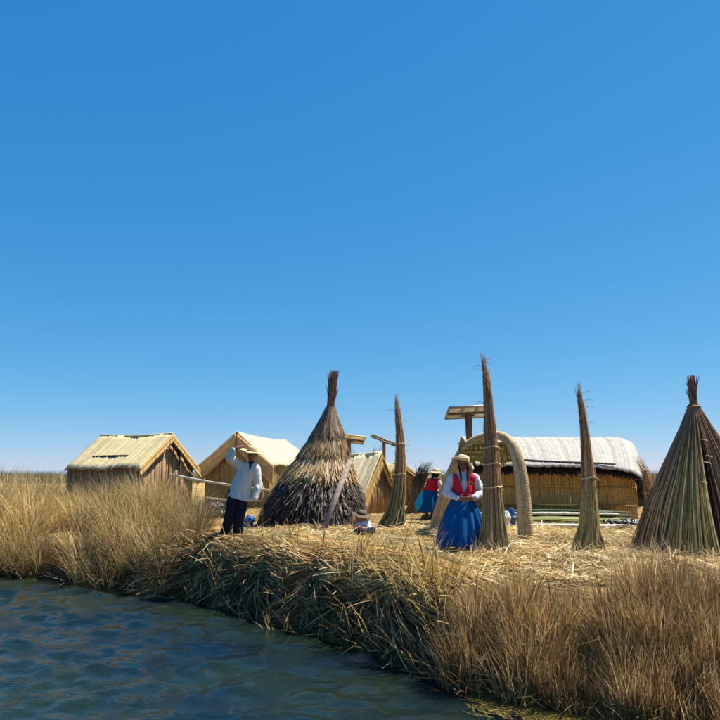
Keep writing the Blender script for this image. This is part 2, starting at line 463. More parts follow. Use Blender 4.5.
def gable_hut(name, label, apex, ridge, hw, eave_z, c_roof, c_wall, c_band, planks=False, band=(0.34, 0.34), back_hip=0.0, group=None, slits=False, over=0.18, ext=0.12):
    """local x along the ridge away from the seen gable, local y across"""
    apex = np.asarray(apex, float); ridge = np.asarray(ridge, float)
    Lr = float(np.hypot(*ridge)); ang = math.atan2(ridge[1], ridge[0])
    g0 = z1(apex[0], apex[1]) if apex[1] < 60 else TOP
    t = thing(name, label, 'hut', (apex[0], apex[1], g0 - 0.03), ang, group)
    zr = apex[2] - g0; ze = eave_z - g0
    sl = (zr - ze) / hw
    for s in (-1, 1):
        A = (0, 0, zr); B = (Lr, 0, zr - back_hip * 0.2)
        Cc = (Lr + back_hip, s * hw, ze); D = (0, s * hw, ze)
        r = mat_slope(A, B, Cc, D, c_roof, t, 'roof_mat', drop=0.05, corner=0.09)
        # hanging valance of matting under the rake of the seen gable
        bw = band[0 if s < 0 else 1]
        if bw > 0:
            n = 46; rows = 7
            u = np.linspace(0.01, 1.0, n)[:, None]; v = np.linspace(0, 1, rows)[None, :]
            P = np.zeros((n, rows, 3))
            P[..., 1] = s * hw * u * np.ones_like(v)
            P[..., 2] = zr - 0.05 - (zr - ze) * u - bw * v * (1 - 0.25 * (1 - u))
            P[..., 0] = -0.03 - 0.035 * np.sin(v * 9) * 0.5 - 0.05 * v + 0.012 * rng.standard_normal((n, 1)) * v
            m = MB()
            cc = ncol(c_band, rows, 0.12)[None] * np.ones((n, 1, 1))
            m.grid(P, cc)
            o = m.build('gable_band', M_MAT, t, False)
            md = o.modifiers.new('thickness', 'SOLIDIFY'); md.thickness = 0.03
    # ridge roll
    m = MB()
    xs_ = np.linspace(-0.02, Lr, 14)
    P = np.stack([xs_, 0.012 * rng.standard_normal(14), np.full(14, zr - 0.012) - back_hip * 0.2 * xs_ / Lr - 0.05 * np.sin(np.clip(xs_ / Lr, 0, 1) * math.pi)], 1)
    m.tubes(P, 0.035, 7, np.asarray(c_roof) * 0.9)
    m.build('ridge_roll', M_MAT, t, True)
    # walls
    wy = hw - over; wt = ze + sl * over - 0.08
    def gab(tt):
        y = -wy + 2 * wy * tt
        return zr - sl * abs(y) - 0.10
    if planks:
        def plank_row(a, b, top_fn, n):
            a = np.asarray(a, float); b = np.asarray(b, float)
            for i in range(n):
                f = (i + 0.5) / n
                c = a * (1 - f) + b * f
                h = top_fn(f)
                d = (b - a) / n; w = np.linalg.norm(d)
                nn = np.array((d[1], -d[0], 0)) / w
                off = 0.012 * rng.standard_normal()
                m = MB()
                lean = 0.012 * rng.standard_normal()
                lo = c + nn * off; hi = lo + (d / w) * lean * h; hi[2] = h
                m.beam(lo, hi, w * (0.90 + 0.05 * rng.random()), 0.035, ncol(c_wall, 1, 0.16, hue=0.02)[0], upv=tuple(nn))
                m.build('plank', M_WOOD, wallp)
        mm = MB(); mm.box((Lr / 2 + ext, 0, wt / 2), (Lr - 0.1, 2 * wy - 0.1, wt), np.asarray(c_wall) * 0.4)
        wallp = mm.build('wall', M_WOOD, t)
        plank_row((ext, -wy, 0), (ext, wy, 0), gab, int(2 * wy / 0.15))
        for s in (-1, 1):
            plank_row((Lr + 0.05, s * wy, 0), (ext + 0.02, s * wy, 0), lambda f: wt, int(Lr / 0.16))
    else:
        w = reed_wall(t, ((ext, -wy, 0), (ext, wy, 0)), gab, c_wall, 'gable_wall')
        for s in (-1, 1):
            reed_wall(t, ((ext, s * wy, 0), (Lr, s * wy, 0)), lambda f: wt, c_wall, 'side_wall')
        reed_wall(t, ((Lr, -wy, 0), (Lr, wy, 0)), lambda f: gab(f), c_wall, 'gable_wall')
        m = MB(); m.beam((ext - 0.04, -wy, wt), (ext - 0.04, wy, wt), 0.05, 0.05, lin(120, 90, 55)); m.build('tie_pole', M_WOOD, t)
    return t

CREAM = lin(200, 182, 138); PALE = lin(192, 180, 152); TAN = lin(196, 164, 112); GOLD = lin(176, 138, 74)
BROWN = lin(104, 80, 58); DARKW = lin(78, 60, 46)

h1 = gable_hut('reed_hut', 'leftmost hut with cream mat roof and brown plank walls behind tall grass',
               at(172, 432, 20.0), (-2.45, 1.12), 1.32, 2.33, CREAM, lin(154, 124, 90), lin(184, 152, 96), planks=True, band=(0.30, 0.22), group='gabled reed huts')
# pole lying along the lower roof of the left hut (facing slope is +y side in local axes)
m = MB(); m.beam((0.8, 0.86, 1.675), (2.1, 0.86, 1.66), 0.05, 0.05, lin(88, 72, 55)); m.build('roof_pole', M_WOOD, h1)
h2 = gable_hut('reed_hut', 'hut with whitish mat roof and tan gable bands behind the man in white shirt',
               at(237, 431, 22.0), (1.05, 4.8), 1.24, 2.44, PALE, lin(164, 138, 84), lin(196, 156, 100), band=(0.62, 0.62), group='gabled reed huts', back_hip=0.35)
h3 = gable_hut('reed_hut', 'small hut with steep draped cream roof just right of the thatched cone',
               at(381, 451, 20.0), (-1.75, 1.05), 1.02, 1.56, lin(228, 206, 160), lin(150, 120, 86), lin(176, 142, 82), planks=True, band=(0.20, 0.42), group='gabled reed huts')
h5 = gable_hut('reed_hut', 'hut corner with pale roof peeking out right of the middle reed spire',
               at(402, 461, 24.5), (-1.0, 3.0), 0.82, 1.98, CREAM, lin(132, 98, 62), lin(186, 150, 96), band=(0.2, 0.2), group='gabled reed huts')
h6 = gable_hut('reed_shelter', 'low cream roofed shelter seen in the gap right of the long hut',
               at(646, 483, 23.5), (1.6, 0.9), 0.8, 1.42, CREAM, lin(140, 106, 66), lin(190, 160, 110), band=(0.15, 0.15))

# ---- the long hut with the white roof
base4 = np.array((5.0, 17.4, TOP))
LH = thing('long_hut', 'long hut with white mat roof and golden brown reed wall behind the arch', 'hut', base4)
def loc4(p): return np.asarray(p, float) - base4
nL = 190; rows = 16
u = np.linspace(0, 1, nL)[:, None]; v = np.linspace(0, 1, rows)[None, :]
for side in (-1, 1):
    xl = 2.72 + 0.1 * v; xr = 7.30 - 0.40 * v ** 1.5
    if side > 0: xr = 7.30 + 0.3 * v
    Xr = xl * (1 - u) + xr * u
    Yr = 18.75 + 0.05 * u + side * 1.70 * v ** 0.93 + 0 * u
    zr = 3.06 - 0.03 * u - 0.10 * (u > 0.93) * (u - 0.93) / 0.07
    ze = 2.30 - 0.05 * u - 0.20 * np.clip((u - 0.62) / 0.38, 0, 1) ** 2.2
    ze = ze - 0.10 * np.clip((u - 0.95) / 0.05, 0, 1)
    prof = 1 - (1 - np.cos(v * math.pi / 2)) ** 1.0
    prof = 1 - v ** 1.28
    Zr = ze + (zr - ze) * prof
    jit = 0.005 * rng.standard_normal((nL, 1)) + 0.02 * vnoise(u * 8, u * 0, 1.0, 5)
    Pr = np.stack([Xr, Yr + 0 * Xr, Zr + jit], -1)
    Pr[:, -1, 2] += 0.010 * rng.standard_normal(nL)
    m = MB(); m.grid(Pr - base4, ncol(lin(176, 171, 160), nL, 0.12, hue=0.01)[:, None, :] * np.ones((1, rows, 1)))
    o = m.build('roof_mat', M_MAT, LH)
    sm = o.modifiers.new('thickness', 'SOLIDIFY'); sm.thickness = 0.035; sm.offset = 1 if side < 0 else -1
# dark strips under the roof edge, the eave's shadow band put in as colour
m = MB()
n = 520
xx = np.linspace(2.8, 6.86, n)
uu = (xx - 2.72) / 4.4
zz = 2.30 - 0.05 * uu - 0.20 * np.clip((uu - 0.62) / 0.38, 0, 1) ** 2.2 - 0.04
P = np.zeros((n, 4, 3))
for k in range(4):
    P[:, k, 0] = xx + rng.normal(0, 0.01, n); P[:, k, 1] = 17.36 - 0.22 * k / 3; P[:, k, 2] = zz + 0.10 - 0.20 * k / 3 + rng.normal(0, 0.015, n) * k
m.strips(P - base4, np.full((n, 4), 0.03), np.tile((1.0, 0, 0), (n, 1)), ncol(lin(62, 50, 42), n, 0.3))
m.build('eave_shade_strips', M_THATCH, LH)['kind'] = 'stuff'
def wtop4(t):
    uu = t
    return 1.36 - 0.05 * uu - 0.22 * max(0, (uu - 0.62) / 0.38) ** 2.2
reed_wall(LH, (loc4((2.95, 17.45, TOP - 0.03)), loc4((6.87, 17.55, TOP - 0.03))), wtop4, lin(204, 156, 82), 'front_wall', 0.02, 0.08)
reed_wall(LH, (loc4((6.87, 17.55, TOP - 0.03)), loc4((6.95, 20.0, TOP - 0.03))), lambda t: 1.2 + 0.7 * math.sin(t * math.pi), lin(164, 122, 58), 'end_wall')
reed_wall(LH, (loc4((2.95, 17.45, TOP - 0.03)), loc4((2.95, 20.0, TOP - 0.03))), lambda t: 1.35 + 0.5 * math.sin(t * math.pi), lin(164, 122, 58), 'end_wall')
reed_wall(LH, (loc4((2.95, 20.0, TOP - 0.03)), loc4((6.95, 20.0, TOP - 0.03))), lambda t: 1.3, lin(164, 122, 58), 'back_wall')
for (za, k) in ((0.42, 0.85), (0.86, 1.1)):       # horizontal binding poles across the wall
    m = MB(); m.beam((2.97 - 5.0, 0.01, za), (6.86 - 5.0, 0.11, za - 0.02), 0.025, 0.03, lin(150, 112, 58) * k); m.build('binding_pole', M_WOOD, LH)
m = MB()
tt = np.linspace(0, 1, 12)
P = np.stack([2.95 + (6.25 - 2.95) * tt, 17.30 - 0.18 * tt, 2.485 - 0.17 * tt + 0.008 * np.sin(tt * 9)], 1)
P[:, 2] += 0.02
m.tubes(P - base4, 0.026, 6, lin(90, 74, 60)); m.build('roof_pole', M_WOOD, LH)
# torn thatch tail hanging at the right corner
m = MB(); n = 120
P = np.zeros((n, 4, 3)); sx = rng.normal(0, 0.05, n)
for k in range(4):
    P[:, k, 0] = 6.93 + sx * (1 - 0.4 * k / 3); P[:, k, 1] = 17.35 + rng.normal(0, 0.05, n); P[:, k, 2] = 2.02 - 0.62 * rng.random(n) * k / 3
m.strips(P - base4, np.full((n, 4), 0.02), np.tile((1.0, 0, 0), (n, 1)), ncol(lin(66, 54, 46), n, 0.3))
m.build('thatch_tail', M_THATCH, LH)['kind'] = 'stuff'

# ------------------------------------------------------------------ thatched cone hut
cb = np.array((-1.14, 16.6, TOP - 0.03))
CH = thing('thatched_cone_hut', 'tall pointed cone hut with tiered dark and tan thatch in the middle', 'hut', cb)
PZ = np.array([0, 0.30, 0.72, 1.22, 1.65, 2.12, 2.48, 2.78, 3.05, 3.65])
PR = np.array([1.24, 1.13, 0.94, 0.70, 0.50, 0.32, 0.175, 0.09, 0.085, 0.115])
PC = np.array([0.02, 0.05, 0.10, 0.19, 0.28, 0.37, 0.40, 0.43, 0.46, 0.50])
def cone_pt(th, z, extra):
    r = np.interp(z, PZ, PR) + extra
    cx = np.interp(z, PZ, PC)
    return np.stack([cx + r * np.cos(th), r * np.sin(th), z], -1)
m = MB()
zz = np.linspace(0, 2.8, 20); th = np.linspace(0, 2 * math.pi, 40, endpoint=False)
TH, ZZ = np.meshgrid(th, zz)
m.grid(cone_pt(TH, ZZ, -0.06), lin(50, 40, 32), closed=True); m.build('core', M_THATCH, CH, True)
def tier(name, z0, z1_, n, cols, probs, lift0, lift1, w, flare=0.02, rag=0.08, sd=0.03):
    th0 = rng.random(n) * 2 * math.pi
    zb = z0 + rng.normal(0, rag, n); zb = np.maximum(zb, 0.01)
    zt = z1_ - np.abs(rng.normal(0, rag * 0.5, n))
    S = 5
    P = np.zeros((n, S, 3)); drift = rng.normal(0, sd, n)
    ex = rng.random(n) * 0.05
    for k in range(S):
        f = k / (S - 1)
        z = zt * (1 - f) + zb * f
        P[:, k] = cone_pt(th0 + drift * f * (0.3 + 0.7 * (rng.random(n))), z, lift0 * (1 - f) + lift1 * f + ex * f + flare * rng.standard_normal(n) * f * f)
    ci = rng.choice(len(cols), n, p=probs)
    C = ncol((1, 1, 1), n, 0.2) * np.array(cols)[ci]
    side = np.stack([-np.sin(th0), np.cos(th0), 0.25 * rng.standard_normal(n)], 1)
    W = w * (0.6 + 0.8 * rng.random((n, 1))) * np.linspace(0.9, 1.0, S)[None]
    W[:, -1] *= 0.35
    mm = MB(); mm.strips(P, W, side, C)
    o = mm.build(name, M_THATCH, CH); o['kind'] = 'stuff'
    return o
tier('thatch_tier', 0.0, 0.62, 3200, [lin(52, 42, 36), lin(76, 62, 52), lin(150, 134, 114)], [.62, .32, .06], 0.0, 0.03, 0.035, 0.03, 0.10, 0.05)  # palest strands of the dark tiers paint sunlit tips into the colour
tier('thatch_tier', 0.42, 0.98, 2800, [lin(54, 44, 38), lin(80, 66, 56), lin(160, 146, 126)], [.60, .30, .10], 0.02, 0.07, 0.032, 0.05, 0.16, 0.06)
tier('thatch_tier', 0.72, 1.34, 2400, [lin(58, 46, 40), lin(88, 72, 60), lin(170, 154, 132)], [.54, .32, .14], 0.03, 0.09, 0.032, 0.06, 0.16, 0.06)
tier('thatch_tier', 1.12, 1.74, 2000, [lin(196, 162, 112), lin(158, 126, 84), lin(224, 196, 150)], [.5, .3, .2], 0.05, 0.12, 0.028, 0.04, 0.11, 0.05)
tier('thatch_tier', 1.62, 2.22, 1500, [lin(166, 132, 90), lin(134, 104, 72), lin(192, 160, 116)], [.5, .35, .15], 0.05, 0.09, 0.025, 0.02, 0.06)
tier('thatch_tier', 2.02, 2.80, 1100, [lin(138, 112, 86), lin(108, 86, 68), lin(164, 136, 104)], [.5, .35, .15], 0.03, 0.06, 0.024, 0.012, 0.04)
def topknot(parent, fn, z0, z1_, n, r, cols, fray=0.06, name='topknot'):
    S = 6
    a = rng.random(n) * 6.28; q = np.sqrt(rng.random(n))
    P = np.zeros((n, S, 3)); tipx = rng.normal(0, fray, n); tipy = rng.normal(0, fray, n)
    zt = z0 + (z1_ - z0) * (0.50 + 0.50 * rng.random(n) ** 0.8)
    for k in range(S):
        f = k / (S - 1)
        z = z0 * (1 - f) + zt * f
        c = fn(z)
        P[:, k, 0] = c[..., 0] + r * q * np.cos(a) * (1 - 0.15 * math.sin(f * 3.1)) + tipx * f ** 3
        P[:, k, 1] = c[..., 1] + r * q * np.sin(a) * (1 - 0.15 * math.sin(f * 3.1)) + tipy * f ** 3
        P[:, k, 2] = z
    R = np.full((n, S), 0.009); R[:, -1] = 0.003
    C = np.array(cols)[rng.integers(len(cols), size=n)] * ncol((1, 1, 1), n, 0.2)
    mm = MB(); mm.tubes(P, R, 3, C, cap=False)
    o = mm.build(name, M_REED, parent); o['kind'] = 'stuff'
    return o
topknot(CH, lambda z: np.stack([np.interp(z, PZ, PC), 0 * z], -1), 2.62, 3.70, 420, 0.10, [lin(160, 120, 88), lin(132, 98, 74), lin(180, 138, 102)], 0.03)
for zt in (2.74, 1.70):
    m = MB(); a = np.linspace(0, 6.283, 36)
    P = cone_pt(a, np.full(36, zt), 0.07 if zt < 2 else 0.02)
    m.tubes(P, 0.014, 5, lin(120, 92, 62)); m.build('lashing', M_REED, CH)

# ------------------------------------------------------------------ reed spires
def spire(name, label, prof, Y, n=240, cols_lo=None, cols_hi=None, split=0.42, ties=(), group=None, cat='reed bundle', fray=0.03, stalk=0.009, tipw=1.0, base_z=None):
    """prof: (centre px, py, half width px) from base to tip at depth Y"""
    pts = np.array([at(c, y, Y) for c, y, w in prof]); mpp = Y / FPX
    rad = np.array([w for *_, w in prof]) * mpp
    gx, gy = pts[0, 0], Y
    g0 = z1(gx, gy) if base_z is None else base_z
    org = np.array((gx, gy, g0 - 0.02))
    t = thing(name, label, cat, org, 0, group)
    pts = pts - org; pts[0, 2] = 0
    zc = pts[:, 2]; H = zc[-1]
    S = 12
    a = rng.random(n) * 6.283; q = rng.random(n) ** 0.35
    zt = H * (1 - 0.62 * rng.random(n) ** 1.25)
    zt[: n // 8] = H * (0.35 + 0.5 * rng.random(n // 8))
    P = np.zeros((n, S, 3)); C = np.zeros((n, S, 3))
    fx = rng.normal(0, fray, n); fy = rng.normal(0, fray, n)
    cl = np.array(cols_lo)[rng.integers(len(cols_lo), size=n)] * ncol((1, 1, 1), n, 0.2)
    ch = np.array(cols_hi)[rng.integers(len(cols_hi), size=n)] * ncol((1, 1, 1), n, 0.2)
    flare = 1.06 + 0.16 * rng.standard_normal(n)
    for k in range(S):
        f = k / (S - 1)
        z = zt * f
        r = np.interp(z, zc, rad) * q * np.where(f < 0.1, flare, 1)
        P[:, k, 0] = np.interp(z, zc, pts[:, 0]) + r * np.cos(a + 0.25 * f) + fx * f ** 8 * 0.7
        P[:, k, 1] = np.interp(z, zc, pts[:, 1]) + r * np.sin(a + 0.25 * f) + fy * f ** 8 * 0.7
        P[:, k, 2] = z
        mixf = np.clip((z / H - split + 0.12 * (q - .5)) / 0.14 + 0.5, 0, 1)[:, None]
        C[:, k] = cl * (1 - mixf) + ch * mixf
    R = np.full((n, S), stalk) * (0.7 + 0.6 * rng.random((n, 1))) * np.linspace(1.15, 0.32, S)[None]; R[:, -1] *= 0.4
    m = MB(); m.tubes(P, R, 4, C, cap=False)
    m.build('stalks', M_REED, t)['kind'] = 'stuff'
    # solid heart of the bundle so no light shines through
    m = MB(); zz = np.linspace(0.0, H * 0.80, 14)
    Pc = np.stack([np.interp(zz, zc, pts[:, 0]), np.interp(zz, zc, pts[:, 1]), zz], 1)
    m.tubes(Pc, np.interp(zz, zc, rad)[None] * np.linspace(0.75, 0.5, 14)[None], 8, np.array(cols_hi[0]) * 0.6); m.build('heart', M_REED, t, True)
    for f in ties:
        z = H * f; m = MB(); aa = np.linspace(0, 6.283, 22)
        r = np.interp(z, zc, rad) + 0.012
        P = np.stack([np.interp(z, zc, pts[:, 0]) + r * np.cos(aa), np.interp(z, zc, pts[:, 1]) + r * np.sin(aa), z + 0.012 * np.sin(aa * 2 + f * 9)], 1)
        m.tubes(P, 0.009, 5, lin(205, 184, 140))
        kx = rng.random() * 2 - 0.2
        e = P[int(11 + 5 * kx) % 22 if False else 16]
        m.tubes(np.array([e, e + (0.05, -0.03, 0.01), e + (0.12, -0.05, -0.05)]), 0.006, 4, lin(205, 184, 140))
        m.build('tie', M_REED, t)
    # a few stray bent stalks
    ns = 9
    zs = H * (0.55 + 0.42 * rng.random(ns)); aa = rng.random(ns) * 6.283
    P = np.zeros((ns, 4, 3)); ll = 0.08 + 0.14 * rng.random(ns)
    for k in range(4):
        f = k / 3
        r = np.interp(zs, zc, rad) + ll * f
        P[:, k, 0] = np.interp(zs, zc, pts[:, 0]) + r * np.cos(aa); P[:, k, 1] = np.interp(zs, zc, pts[:, 1]) + r * np.sin(aa)
        P[:, k, 2] = zs + ll * (0.9 * f - 0.8 * f * f)
    m = MB(); m.tubes(P, 0.004, 3, lin(120, 92, 70), cap=False); m.build('stray_stalks', M_REED, t)['kind'] = 'stuff'
    return t
GREEN = [lin(144, 134, 86), lin(118, 112, 72), lin(168, 150, 100), lin(100, 96, 66)]
GOLDG = [lin(176, 154, 94), lin(154, 136, 80), lin(194, 170, 112)]
RUST = [lin(196, 150, 102), lin(174, 130, 88), lin(214, 172, 122), lin(156, 116, 82)]
spire('reed_spire', 'middle reed spire, greenish at its foot, beside the draped hut',
      [(390, 531, 12), (396, 512, 8.5), (399, 490, 6.8), (400.5, 465, 5.2), (400, 437, 3.8), (397.5, 410, 2.6), (396, 393, 1.6)], 15.2, 240, GREEN, RUST, 0.40, (0.62, 0.40), 'upright reed spires')
spire('reed_spire', 'tallest reed spire, standing right beside the woman in blue skirt',
      [(495, 555, 15), (494.5, 530, 12), (493, 500, 9.5), (492, 470, 8), (490.5, 440, 6.5), (488.5, 405, 4.6), (486, 378, 3.0), (482.5, 351, 1.8)], 10.9, 300, [lin(182, 156, 108), lin(160, 138, 94), lin(138, 124, 82)], RUST, 0.34, (0.52, 0.44, 0.33), 'upright reed spires')
spire('reed_spire', 'right reed spire in front of the long hut, olive below one pale tie',
      [(588, 553, 14), (589.5, 528, 10), (589, 500, 7.6), (588, 475, 6.2), (586, 445, 4.6), (582, 410, 2.9), (577.5, 381, 1.4)], 11.15, 260, GOLDG, RUST, 0.42, (0.43,), 'upright reed spires')
spire('reed_bundle', 'curved rust brown reed bundle behind the right end of the long hut',
      [(652, 520, 6), (651.5, 500, 5.5), (649.5, 485, 5), (645, 470, 4), (639, 460, 2.6), (635, 455, 1.5)], 15.6, 120, RUST, RUST, 0.4, (0.5,), fray=0.07)
spire('reed_sheaf', 'leaning sheaf of dark tipped reeds behind the far woman',
      [(414, 515, 7), (415.5, 500, 7), (418, 486, 6.5), (421.5, 475, 6.0), (426, 466, 5), (431, 461, 3.5)], 19.6, 240, [lin(166, 136, 92), lin(140, 112, 76)], [lin(98, 82, 62), lin(80, 66, 52)], 0.62, (), fray=0.16, stalk=0.012)

# ------------------------------------------------------------------ stack of reeds at the right
RC = at(694, 557, 11.4)
rb = np.array((5.46, 11.3, z1(5.46, 11.3) - 0.03))
RS = thing('reed_stack', 'cone of green and brown reed bundles leaning together at the right edge', 'reed stack', rb)
Hs = 2.38
nb = 13
for i in range(nb):
    ac = i * 2 * math.pi / nb + 0.17 * rng.standard_normal()
    n = 170
    half = math.pi / nb * (0.85 + 0.35 * rng.random())
    colset = [[lin(190, 166, 102), lin(164, 144, 88), lin(214, 190, 124)], [lin(196, 152, 102), lin(168, 126, 84), lin(216, 176, 122)], [lin(140, 108, 74), lin(116, 90, 64), lin(170, 136, 94)]][(i * 2 + (i // 3)) % 3]
    cl = np.array(colset)[rng.integers(3, size=n)] * ncol((1, 1, 1), n, 0.2)
    ch = np.array([lin(158, 118, 82), lin(132, 98, 70)])[rng.integers(2, size=n)] * ncol((1, 1, 1), n, 0.18)
    a = ac + half * np.clip(rng.standard_normal(n) * 0.62, -1.3, 1.3)
    inn = rng.random(n) ** 2 * 0.25
    S = 7; P = np.zeros((n, S, 3)); C = np.zeros((n, S, 3))
    zb = np.abs(rng.normal(0, 0.10, n))
    Rb = (0.96 + 0.09 * rng.standard_normal(n)) * (1 - inn)
    for k in range(S):
        f = k / (S - 1)
        z = zb * (1 - f) + (Hs + 0.04) * f
        r = Rb * (1 - f) ** 1.02 * (1 + 0.08 * math.sin(f * math.pi)) + 0.065 * f + 0.03 * rng.standard_normal(n) * math.sin(f * math.pi) * (1 - f)
        aa = ac + (a - ac) * (1 - 0.25 * math.sin(f * math.pi))
        P[:, k, 0] = r * np.cos(aa); P[:, k, 1] = r * np.sin(aa); P[:, k, 2] = z
        mixf = np.clip((f - 0.42) / 0.35, 0, 1)
        C[:, k] = cl * (1 - mixf) + ch * mixf
    m = MB(); m.tubes(P, np.full((n, S), 0.0095) * (0.7 + 0.6 * rng.random((n, 1))), 4, C, cap=False)
    m.build('reed_bundle', M_REED, RS)['kind'] = 'stuff'
m = MB(); m.lathe([(0.70, 0.02), (0.52, 0.7), (0.32, 1.3), (0.14, 2.0), (0.05, Hs)], lin(104, 84, 60), 20); m.build('heart', M_REED, RS, True)
topknot(RS, lambda z: np.zeros(np.shape(z) + (2,)), Hs - 0.1, Hs + 0.52, 170, 0.06, [lin(150, 112, 84), lin(124, 94, 72)], 0.025)
m = MB(); a = np.linspace(0, 6.283, 24); m.tubes(np.stack([0.10 * np.cos(a), 0.10 * np.sin(a), Hs + 0.0 * a], 1), 0.014, 5, lin(130, 104, 74)); m.build('tie', M_REED, RS)
for i in range(9):                                   # loose knots of pale cord on the bundles
    f = 0.28 + 0.5 * rng.random(); th = -math.pi / 2 + rng.uniform(-1.1, 1.1)
    r = 0.93 * (1 - f) ** 0.92 * (1 + 0.14 * math.sin(f * math.pi)) + 0.075 * f + 0.03
    c = np.array((r * math.cos(th), r * math.sin(th), Hs * f))
    tg = np.array((-math.sin(th), math.cos(th), 0.0))
    m = MB(); w = 0.05 + 0.04 * rng.random()
    m.tubes(np.array([c - tg * w + (0, 0, .01), c + (0, -.012, 0), c + tg * w * 0.8 + (0, 0, -.02)]), 0.007, 4, lin(196, 176, 136)); m.build('cord_knot', M_REED, RS)

# ------------------------------------------------------------------ arch
arch_px = [(436, 533, 14.5, 7.5), (440.5, 515, 14.4, 7.5), (446.5, 494, 14.25, 7), (453, 473, 14.1, 6.2), (460, 456, 13.95, 5), (468, 445, 13.8, 4.4), (478, 438.5, 13.65, 4),
           (489, 435.5, 13.5, 3.9), (499, 435.2, 13.35, 4), (507, 438.5, 13.2, 4.4), (513.5, 447, 13.1, 5), (518.5, 461, 13.0, 5.8), (522, 482, 12.95, 6.5), (524.5, 510, 12.92, 7), (526, 541, 12.9, 7.2)]
ab = np.array((2.35, 13.7, z1(2.35, 13.7) - 0.02))
AR = thing('reed_arch', 'woven reed arch with hanging reed panel behind the woman in blue skirt', 'arch', ab)
pts = np.array([at(a, b, c) for a, b, c, d in arch_px]) - ab
rad = np.array([d * c / FPX for a, b, c, d in arch_px])
pts[0, 2] = 0.0; pts[-1, 2] = 0.0
tt = np.linspace(0, 1, len(pts)); ti = np.linspace(0, 1, 60)
def smooth_interp(t):
    P = np.stack([np.interp(t, tt, pts[:, k]) for k in range(3)], 1)
    for _ in range(3):
        P[1:-1] = (P[:-2] + 2 * P[1:-1] + P[2:]) / 4
    return P
cl_ = smooth_interp(ti); rr_ = np.interp(ti, tt, rad)
T = np.gradient(cl_, axis=0); T /= np.linalg.norm(T, axis=1, keepdims=True)
bn = np.cross(T, (0.3, 1, 0)); bn /= np.linalg.norm(bn, axis=1, keepdims=True); nn = np.cross(bn, T)
def arch_part(name, i0, i1):
    n = 70
    a = np.arange(n) * 6.283 / n + rng.normal(0, 0.02, n)
    sub = slice(i0, i1)
    P = cl_[sub][None] + (rr_[sub][None, :, None] * (0.93 + 0.05 * rng.random((n, 1, 1)))) * (np.cos(a)[:, None, None] * bn[sub][None] + np.sin(a)[:, None, None] * nn[sub][None])
    m = MB(); m.tubes(P, 0.009, 4, ncol(lin(190, 164, 118), n, 0.16), cap=False)
    m.tubes(cl_[sub][None], rr_[sub][None] * 0.92, 10, lin(120, 98, 66))
    o = m.build(name, M_REED, AR); o['kind'] = 'stuff'
arch_part('leg', 0, 20); arch_part('crown', 19, 42); arch_part('leg', 41, 60)
m = MB()
for i in range(60, 180):                       # ribbed winding round the right side
    f = i / 180 * 59; k = int(f); fr = f - k
    if k >= 59: break
    c = cl_[k] * (1 - fr) + cl_[k + 1] * fr; r = rr_[k] + 0.001
    a = np.linspace(-1.3, 1.3, 9)
    P = c + r * (np.cos(a)[:, None] * bn[k] + np.sin(a)[:, None] * nn[k])
    m.tubes(P, 0.007, 4, ncol(lin(190, 164, 118), 1, 0.12))
m.build('winding', M_REED, AR)['kind'] = 'stuff'
# hanging panel: upright reeds between the legs, hung under the crown
pl = np.array(at(460, 442, 13.85)) - ab; pr_ = np.array(at(512, 442, 13.15)) - ab
n = 100; f = np.linspace(0.0, 1, n)
topp = pl[None] * (1 - f[:, None]) + pr_[None] * f[:, None]
low = at(480, 464, 13.5)[2] - ab[2]
P = np.zeros((n, 4, 3))
for k in range(4):
    P[:, k] = topp; P[:, k, 2] = topp[:, 2] * (1 - k / 3) + (low + 0.05 * np.sin(f * 23) + rng.normal(0, 0.02, n)) * k / 3
    P[:, k, 0] += (f - 0.5) * 0.16 * k / 3
    P[:, k, 1] += 0.02 * rng.standard_normal(n) * 0.3
m = MB(); m.tubes(P, 0.0075, 4, ncol(lin(150, 122, 50), n, 0.14), cap=False)
m.build('panel_reeds', M_REED, AR)['kind'] = 'stuff'
for kz in (0.03, 0.20, 0.36):
    m = MB(); a_ = topp[0] - (0, 0.02, kz); b_ = topp[-1] - (0, 0.02, kz)
    m.beam(a_ - (0.03, 0, 0), b_ + (0.03, 0, 0), 0.03, 0.03, lin(170, 140, 66)); m.build('panel_rail', M_REED, AR)
for row, kz in ((0, 0.11), (1, 0.29)):             # little woven lozenges on the panel
    nd = 11
    for i in range(nd):
        f_ = (i + 0.7 + 0.15 * row) / (nd + 0.6)
        c = topp[0] * (1 - f_) + topp[-1] * f_ - (0, 0.03, kz + 0.015 * (i % 2))
        w, h = 0.028, 0.04
        m = MB()
        V = [c + (-w, 0, 0), c + (0, 0, -h), c + (w, 0, 0), c + (0, 0, h), c + (-w, -.012, 0), c + (0, -.012, -h), c + (w, -.012, 0), c + (0, -.012, h)]
        m.add(V, [[0, 3, 2, 1], [4, 5, 6, 7], [0, 1, 5, 4], [1, 2, 6, 5], [2, 3, 7, 6], [3, 0, 4, 7]], ncol(lin(206, 178, 100), 1, 0.12)[0])
        m.build('lozenge', M_REED, AR)

